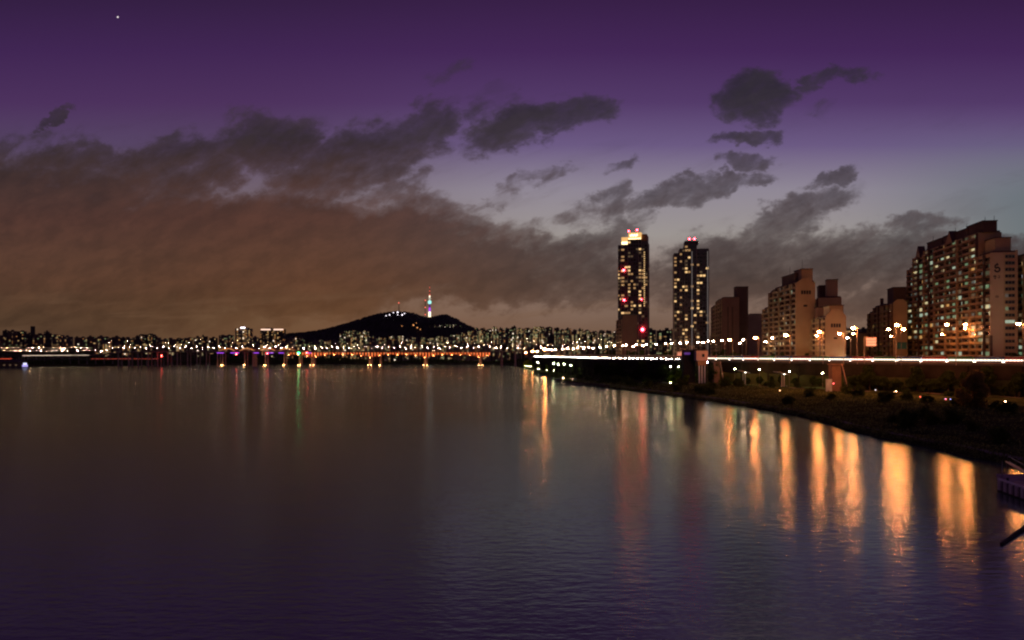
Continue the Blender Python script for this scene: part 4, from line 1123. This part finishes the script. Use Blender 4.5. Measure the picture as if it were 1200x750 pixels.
def park_lamp(px, py, d, label, m=parkl, r=.28):
    x, y, z = at(px, py, d); zg = near_h(min(x-sxf(d), hxf(d)-sxf(d)-2), d)
    t = thing('park_lamp', label, 'park lamp', (x, y, zg), 0, 'park lamps along the riverside path'); H = z-zg
    b = MB(); b.tube((0, 0, 0), (0, 0, H-.2), .08, .06, pole_m, 6); b.build('pole', t)
    b = MB(); b.ball((0, 0, H), r, r, r*.9, m, 8, 4); b.build('lamp_glass', t); b = MB(); b.lathe([(r*1.2, H+r*.8), (.05, H+r*1.5)], dsteel, 8); b.build('lamp_cap', t)
def pdepth(px, off=8):   # distance where the line of sight meets the park in front of the wall
    d = 300
    while d < 900 and hxf(d)-off > X_(px, d): d += 2
    return d
PL = [(630,424.5),(649,426),(654,427),(661,426.5),(669,428),(786,429.7),(795,430),(804,431),(813,434),(861,432.4),(890,433.2),(925,435.4),(964,437.2)]
for i, (px, py) in enumerate(PL):
    park_lamp(px, py, pdepth(px, 9), 'small pale green park lamp on the riverside, %s from the left' % ordn(i), r=.26 if px > 700 else .3)
wcan = mat('shelter_white', (.6, .58, .52), .7, .1)
for i, (px, py) in enumerate(((870, 435.5), (915.5, 437.5))):
    d = pdepth(px, 16); x, y, z = at(px, py, d); zg = near_h(x-sxf(d), d)
    t = thing('park_shelter', ('left' if i == 0 else 'right')+' of the two slanted park shelters under the highway wall', 'shelter', (x, y, zg), R(15)); H = z-zg
    b = MB(); b.box(-3.6, -2, 0, 3.6, 2, .22, wcan, Matrix.Translation((0, 0, H)) @ Matrix.Rotation(R(12), 4, 'Y')); b.build('roof', t)
    for q in (.4, 1.7):
        b = MB(); b.tube((q, 0, 0), (q, 0, H-.1), .28, .2, wcan, 8); b.build('post', t)
    b = MB(); b.box(-1, -1.2, .4, 3, -.7, .5, wcan); b.box(-.8, -1.1, 0, -.6, -.8, .4, wcan); b.box(2.6, -1.1, 0, 2.8, -.8, .4, wcan); b.build('bench', t)
    b = MB(); b.box(1.2, -.5, H-.5, 2.6, -.2, H-.4, emis('shelter_light', (1, .95, .8), 14, True)); b.build('shelter_light', t)
grass_m = mat('mown_lawn', (.07, .14, .03), .95, .3, .5)
b = MB()
for (px, wpx, l_) in ((852, 16, 5), (898, 16, 5), (955, 22, 8), (882, 12, 4)):
    d = pdepth(px, 12); x = X_(px, d); hw = wpx/F*d/2; z = near_h(x-sxf(d), d)+.2
    b.box(x-hw, d-l_, z-.2, x+hw, d+l_, z+.25, grass_m)
tag(b.build('lawn'), kind='structure')
# pump house on legs over the bank
d = 478; x0, x1 = X_(816, d), X_(829.5, d); z0, z1 = Z_(422.6, d), Z_(411, d); zg = 4
t = thing('pump_house', 'pinkish control house with one square window, raised on pillars above the bank', 'pump house', ((x0+x1)/2, d, zg)); hw = (x1-x0)/2
cream = mat('pink_render', (.62, .42, .33), .8, .08)
b = MB(); b.box(-hw, 0, z0-zg, hw, 7, z1-zg, cream); b.box(-hw-.02, -.3, z0-zg, -hw+1.0, 0, z1-zg-.1, cream); b.build('wall', t)
b = MB(); b.box(-hw-.4, -.5, z1-zg, hw+.4, 7.4, z1-zg+.3, wall_d); b.build('roof', t)
b = MB(); b.box(-.1, -.08, z0-zg+2.2, 1.5, -.01, z0-zg+4, glassd); b.build('window', t)
b = MB(); b.box(-hw+1, .5, z0-zg-3, hw-.6, 6.5, z0-zg-.02, mat('ochre_base', (.4, .24, .12), .8)); b.build('base', t)
for q in (-hw+2, -hw+3.6, hw-1.6):
    b = MB(); b.tube((q, 1, -1), (q, 1, z0-zg-3), .45, .4, white, 10); b.build('pillar', t)
t2 = thing('lift_shaft', 'dark square shaft standing left of the raised control house', 'shaft', (X_(808, d+6), d+6, 3))
b = MB(); b.box(-3.6, 0, 0, 3.4, 5, Z_(410.5, d)-3, mat('shaft_wall', (.02, .018, .018), .9)); b.box(-4.2, -.5, Z_(410.5, d)-3, 3.9, 5.6, Z_(409.6, d)-3, dsteel); b.build('wall', t2)
b = MB(); b.box(-3.2, -.1, Z_(415.6, d)-3, .4, -.02, Z_(413, d)-3, emis('dim_purple_window', (.25, .08, .7), .25)); b.build('window', t2)
dlp = thing('flood_lamp', 'bright lamp lighting the pillars of the control house', 'lamp', (X_(829, 468), 468, 5))
b = MB(); b.tube((0, 0, 0), (0, 0, Z_(424.5, 468)-5.3), .08, .06, pole_m, 6); b.build('pole', dlp); b = MB(); b.ball((0, 0, Z_(424.5, 468)-5), .3, .3, .3, emis('violet_flood', (.85, .75, 1), 60, True), 8, 3); b.build('lamp_glass', dlp)
orl = emis('path_flood', (1, .5, .22), 160, True)
# low orange lamps by the stairs light the walls as in the photo
def stair(px0, px1, py0, py1, d, label):
    x0, x1 = X_(px0, d), X_(px1, d); zt2 = hz(d)+.2; zg = near_h(min(x0-sxf(d), hxf(d)-sxf(d)-3), d)
    t = thing('stair_tower', label, 'staircase', (x0, d, zg)); W = x1-x0; H = zt2-zg
    wb = mat('stair_wall_brown', (.22, .13, .085), .85, .2, .3)
    b = MB(); k = len(b.v)
    b.prism([(0, 0), (W*.6, 0), (W*.6, 4), (0, 4)], 0, H-1.2, wb); b.box(-.3, -.6, H-1.2, W*.75, 4.6, H-.6, wb); b.build('wall', t)
    st_ = MB(); n_ = 16; 
    for i in range(n_):
        xx = W*.62+(W*.38)*i/n_; z_ = (H-1.6)*(1-i/n_); st_.box(xx, -.6, z_-.25, xx+W*.38/n_+.05, 1.4, z_, conc)
    st_.build('steps', t)
    rl_ = MB(); rl_.tube((W*.6, -.7, H-.4), (W, -.7, 1.0), .16, .16, cream, 6)
    for i in range(6): xx = W*.6+W*.4*i/5; zz = H-.4-(H-1.4)*i/5; rl_.tube((xx, -.7, zz-1.1), (xx, -.7, zz), .08, .08, cream, 5)
    rl_.build('handrail', t)
    return t, W, H, zg
d = 372; t, W, H, zg = stair(975, 993, 0, 0, d, 'brown staircase tower with a pale sloping handrail, right of the lawn')
b = MB(); b.box(-3.2, -1, 0, -.4, -.7, 5.6, mat('notice_board_white', (.6, .66, .62), .7)); b.build('notice_board', t)
b = MB(); b.ball((.3, -1, 3.6), .22, .22, .22, emis('red_marker', (1, .1, .1), 12), 8, 3); b.build('marker_light', t)
d = 470; t, W, H, zg = stair(837, 848, 0, 0, d, 'narrow staircase beside the raised control house')
# signs over the highway
sgn = mat('sign_board_pink', (.7, .45, .35), .6, .1); sgg = mat('sign_board_green', (.02, .1, .06), .5, .1)
for px, w_, py0, py1, d, m, lab in ((1021, 12.5, 395, 406, 372, sgn, 'orange-lit message board on a pole above the highway'), (1057, 11, 401, 409, 410, sgg, 'dark green direction sign behind the lamp mast'),
        (807, 6.5, 412, 417, 520, sgn, 'small pinkish board beside the dark shaft'), (797, 6.5, 412, 417, 530, sgn, 'small pinkish board second from the dark shaft')):
    x, y, z1 = at(px-w_/2, py0, d); z0 = Z_(py1, d); W = w_/F*d
    t = thing('road_sign', lab, 'road sign', (x, y, hz(d)-.2)); zz = hz(d)-.2
    b = MB(); b.tube((-.6, .3, 0), (-.6, .3, z1-zz+.3), .22, .18, pole_m, 8); b.tube((-.6, .3, z1-zz-.6), (W, .3, z1-zz-.6), .12, .1, pole_m, 6); b.build('pole', t)
    b = MB(); b.box(0, 0, z0-zz, W, .2, z1-zz, m); b.build('board', t)
    if px == 1021:
        b = MB(); am = emis('message_board_text', (1, .45, .25), 1.6)
        for r_ in range(3):
            q = .35
            while q < W-.5:
                ww = rt.uniform(.3, .7); b.box(q, -.03, z0-zz+.5+r_*1.3, min(q+ww, W-.3), -.005, z0-zz+1.2+r_*1.3, am); q += ww+.22
        b.build('message', t)
# rough jetty and moored work boats at the point
jm = mat('dark_timber', (.035, .03, .026), .9, .3, 1)
t = thing('jetty', 'dark low jetty reaching into the river at the point of the bank', 'jetty', (33, 588, 0), R(-70))
b = MB()
for i in range(30):
    q = i*2.7; e = rt.uniform(-.5, .5); b.box(q, -1.8+e, .5, q+2.6, 2.4+e, 1.3+.5*rt.random(), jm)
b.build('deck', t)
for i in range(15):
    b = MB(); q = i*5.6+rt.random(); b.tube((q, -1.9, -2), (q, -1.9, 2.2+rt.random()*.9), .28, .24, jm, 7); b.build('pile', t)
b = MB(); b.box(2, -1, 1.6, 7, 1.4, 3.1, jm); b.box(1.7, -1.3, 3.1, 7.3, 1.7, 3.3, dsteel); b.build('shed', t)
b = MB(); b.prism([(36, -2.6), (50, -3), (53, -4.2), (50, -5.4), (36, -5.4)], -.3, 1.2, hullj := mat('moored_boat_hull', (.06, .05, .045), .7)); b.build('moored_pontoon', t)
jl = emis('jetty_lamp', (1, .6, .35), 60, True)
for i, (px, py) in enumerate([(660,443),(668,444),(671,444.5),(678,445.5),(684,446),(690,446.5),(699,447.5)]):
    d = 645-i*6; x, y, z = at(px, py, d); t = thing('jetty_lamp', 'small dim warm lamp behind the dark jetty, %s from the left' % ordn(i), 'lamp', (x, y, 1), 0, 'dim lamps behind the jetty')
    b = MB(); b.tube((0, 0, 0), (0, 0, z-1), .07, .05, pole_m, 5); b.build('pole', t); b = MB(); b.ball((0, 0, z-1), .32, .32, .3, jl, 6, 3); b.build('lamp_glass', t)
# glowing benches / small lights on the bank
pv = emis('violet_bench_light', (.45, .1, 1), 1.6); wv = emis('white_bench_light', (.85, .8, 1), 3)
for i, (px, py, w_, m) in enumerate([(791,450.5,9,pv),(806,452.2,9,pv),(850,454.5,5,wv),(859,454.8,8,emis('lilac_bench_light', (.7, .5, 1), 3)),(708,438,5.5,emis('lilac_bench_light', (.7,.5,1), 3)),(685,436,3.5,wv),(693,437,3.5,wv)]):
    d = (CZ-2.4)*F/(py-HY); x, y, z = at(px, py, d); W = w_/F*d
    t = thing('light_bench', ('violet' if m is pv else 'white and lilac')+' glowing bench on the dark bank, %s from the left' % ordn([3,4,5,6,2,0,1][i]), 'light bench', (x, y, z-.5), 0, 'glowing benches on the bank')
    b = MB(); b.box(-W/2, 0, -.5, W/2, .8, .35, conc); b.build('seat', t); b = MB(); b.box(-W/2+.05, -.06, .0, W/2-.05, -.005, .34, m); b.build('light_strip', t)
for i, (px, py, m) in enumerate([(1066,464.5,'r'),(1078.5,465,'r'),(1108,467.5,'b'),(1114,467.8,'b'),(1121,468.3,'b'),(1126,469,'b'),(1108.5,467.9,'r'),(1026,457,'w'),(1038,463.8,'o'),(1048,459,'o'),(914,457.6,'o'),(891,450,'o')]):
    d = (CZ-4.6)*F/(py-HY); x, y, z = at(px, py, d)
    col_ = {'r': emis('bollard_red', (1, .12, .06), 4), 'b': emis('bollard_blue', (.4, .4, 1), 3), 'w': emis('bollard_white', (.9, .8, .8), 3), 'o': emis('bollard_orange', (1, .5, .2), 8)}[m]
    word = {'r': 'red', 'b': 'bluish', 'w': 'white', 'o': 'orange'}[m]; order = sorted([1066,1078.5,1108,1114,1121,1126,1108.5,1026,1038,1048,914,891], reverse=True).index(px)
    t = thing('bollard_lamp', word+' bollard light beside the riverside path, %s from the right' % ordn(order), 'bollard lamp', (x, y, z-.9), 0, 'bollard lights beside the riverside path')
    b = MB(); b.tube((0, 0, -1), (0, 0, .75), .12, .12, dsteel, 8); b.build('post', t); b = MB(); b.tube((0, 0, .75), (0, 0, 1.05), .24, .24, col_, 8); b.build('lamp_glass', t)
# low lit railing at the right
d0, d1 = 300, 270
t = thing('path_railing', 'pale low railing lit orange, right of the round tree', 'railing', (0, 0, 0)); b = MB()
P = [at(1154+i*3.4, 473.5+i*.35, 285-i*1.2) for i in range(16)]
for (p, q) in zip(P, P[1:]): b.tube(p, q, .14, .14, cream, 5); b.tube((p[0], p[1], p[2]-.5), (q[0], q[1], q[2]-.5), .08, .08, cream, 5)
b.build('rail', t); b = MB()
for p in P: b.box(p[0]-.1, p[1]-.1, p[2]-3, p[0]+.1, p[1]+.1, p[2], cream)
b.build('post', t)
park_lamp(1178, 470.5, 284, 'small orange park lamp over the pale railing at the right', orl, .12)
park_lamp(1050, 458.5, 330, 'small orange park lamp among the bushes on the right bank', orl, .1)

# work barge at the right edge
t = thing('work_barge', 'dark work barge with tyre fenders moored at the right edge', 'barge', (78, 128, 0), R(-98))
hull = mat('barge_hull', (.07, .06, .06), .7, .3, .5); deck_b = mat('barge_deck', (.3, .25, .22), .8, .25, .6)
b = MB()
prof = [(0, 1.7), (-1.6, 2.2)]
b.prism([(0, 0), (26, 0), (26, 7), (0, 7)], -.6, 1.55, hull)
b.face([(0, 0, 1.55), (0, 7, 1.55), (-2.4, 6.2, 2.3), (-2.4, .8, 2.3)], deck_b); b.face([(0, 0, -.4), (-2.4, .8, 2.25), (-2.4, 6.2, 2.25), (0, 7, -.4)], hull)
b.face([(0, 0, -.4), (0, 0, 1.55), (-2.4, .8, 2.3)], hull); b.face([(0, 7, -.4), (-2.4, 6.2, 2.3), (0, 7, 1.55)], hull); b.build('hull', t)
b = MB(); b.box(.05, .05, 1.56, 25.9, 6.95, 1.7, deck_b)
for s_ in (.02, 6.85): b.box(0, s_, 1.7, 26, s_+.14, 2.0, white)
b.build('deck', t)
for i in range(14):
    b = MB(); b.box(.6+i*1.85, -.28, .25, 1.5+i*1.85, -.01, 1.7, mat('fender_pale', (.5, .45, .42), .9)); b.build('fender', t)
b = MB(); b.box(1.2, 3.6, 1.7, 3.0, 5.4, 3.3, mat('cabin_paint', (.45, .38, .34), .7)); b.box(1.1, 3.5, 3.3, 3.1, 5.5, 3.4, dsteel); b.build('cabin', t)
b = MB(); b.tube((-1.2, 1.2, 2), (-1.2, 1.2, 4.6), .08, .06, steel, 6); b.build('flag_pole', t)
b = MB(); b.box(6, 1.2, 1.7, 9.4, 3.8, 2.5, dsteel); b.tube((11, 2, 2.0), (11, 4.5, 2.0), .6, .6, dsteel, 10); b.build('winch', t)
for i in range(4):
    b = MB(); b.tube((2+i*6, .6, 1.7), (2+i*6, .6, 2.35), .16, .2, dsteel, 8); b.build('bollard', t)
t = thing('gangway', 'grey gangway boom slanting from the bank down to the work barge', 'gangway', (0, 0, 0)); b = MB()
p, q = Vector(at(1181, 541.5, 140)), Vector(at(1212, 560, 126)); 
for o_ in (-.45, .45): b.tube(p+Vector((0, o_, 0)), q+Vector((0, o_, 0)), .16, .16, steel, 6)
for i in range(14): c_ = p.lerp(q, i/13); b.tube(c_+Vector((0, -.45, 0)), c_+Vector((0, .45, 0)), .07, .07, steel, 4)
b.tube(p+Vector((0, -.45, 1)), q+Vector((0, -.45, 1)), .06, .06, steel, 5); b.build('truss', t)
b = MB(); b.tube((p.x, p.y, -2), (p.x, p.y, p.z), .22, .22, dsteel, 8); b.build('support_post', t)
t = thing('mooring_boom', 'dark pole floating slantwise in the water below the barge', 'mooring pole', (0, 0, 0)); b = MB()
b.tube((56.2, 91.5, .12), (70, 106, .3), .2, .24, jm, 8); b.build('pole', t)
# quay shed and small ferry at the far left
d = 1215
t = thing('floating_shed', 'dark floating boathouse at the far left waterline', 'boathouse', (X_(-6, d), d, 0)); b = MB()
W = 34/F*d; b.box(0, 0, -.5, W, 12, 1.2, hull); b.box(1, 1, 1.2, W-1, 11, Z_(424, d), wall_d); b.build('wall', t)
b = MB(); H = Z_(424, d); b.face([(.4, .4, H), (W-.4, .4, H), (W-.4, 6, H+3), (.4, 6, H+3)], roof_m); b.face([(W-.4, 11.6, H), (.4, 11.6, H), (.4, 6, H+3), (W-.4, 6, H+3)], roof_m); b.build('roof', t)
for q in (3, 12, 21, 30): link('window', unit(FL[4]), t, (q, .85, 3), 0, (3, .14, 2))
t = thing('ferry_boat', 'small ferry with a pale violet lit cabin beside the boathouse', 'boat', (X_(29.3, d-6), d-6, 0)); b = MB()
b.prism([(-4.5, -2), (4, -2), (6.5, 0), (4, 2), (-4.5, 2)], -.4, 1.4, hull); b.build('hull', t)
b = MB(); b.box(-3.4, -1.6, 1.4, 3.2, 1.6, 4.6, emis('ferry_cabin_light', (.5, .42, 1), .9)); b.build('cabin', t)
b = MB(); b.box(-2, -1.2, 4.6, 2, 1.2, 7.4, emis('ferry_bridge_light', (.7, .7, 1), 1.4)); b.box(-2.4, -1.5, 7.4, 2.4, 1.5, 7.7, dsteel); b.build('wheelhouse', t)

# ------------------------------------------------------------------ afterglow: a very weak, wide sun lamp
sd = bpy.data.lights.new('sun', 'SUN'); sd.energy = .015; sd.angle = R(20); sd.color = (1, .8, .7)
so = bpy.data.objects.new('sun', sd); C.objects.link(so); so.rotation_euler = (R(60), 0, R(160))
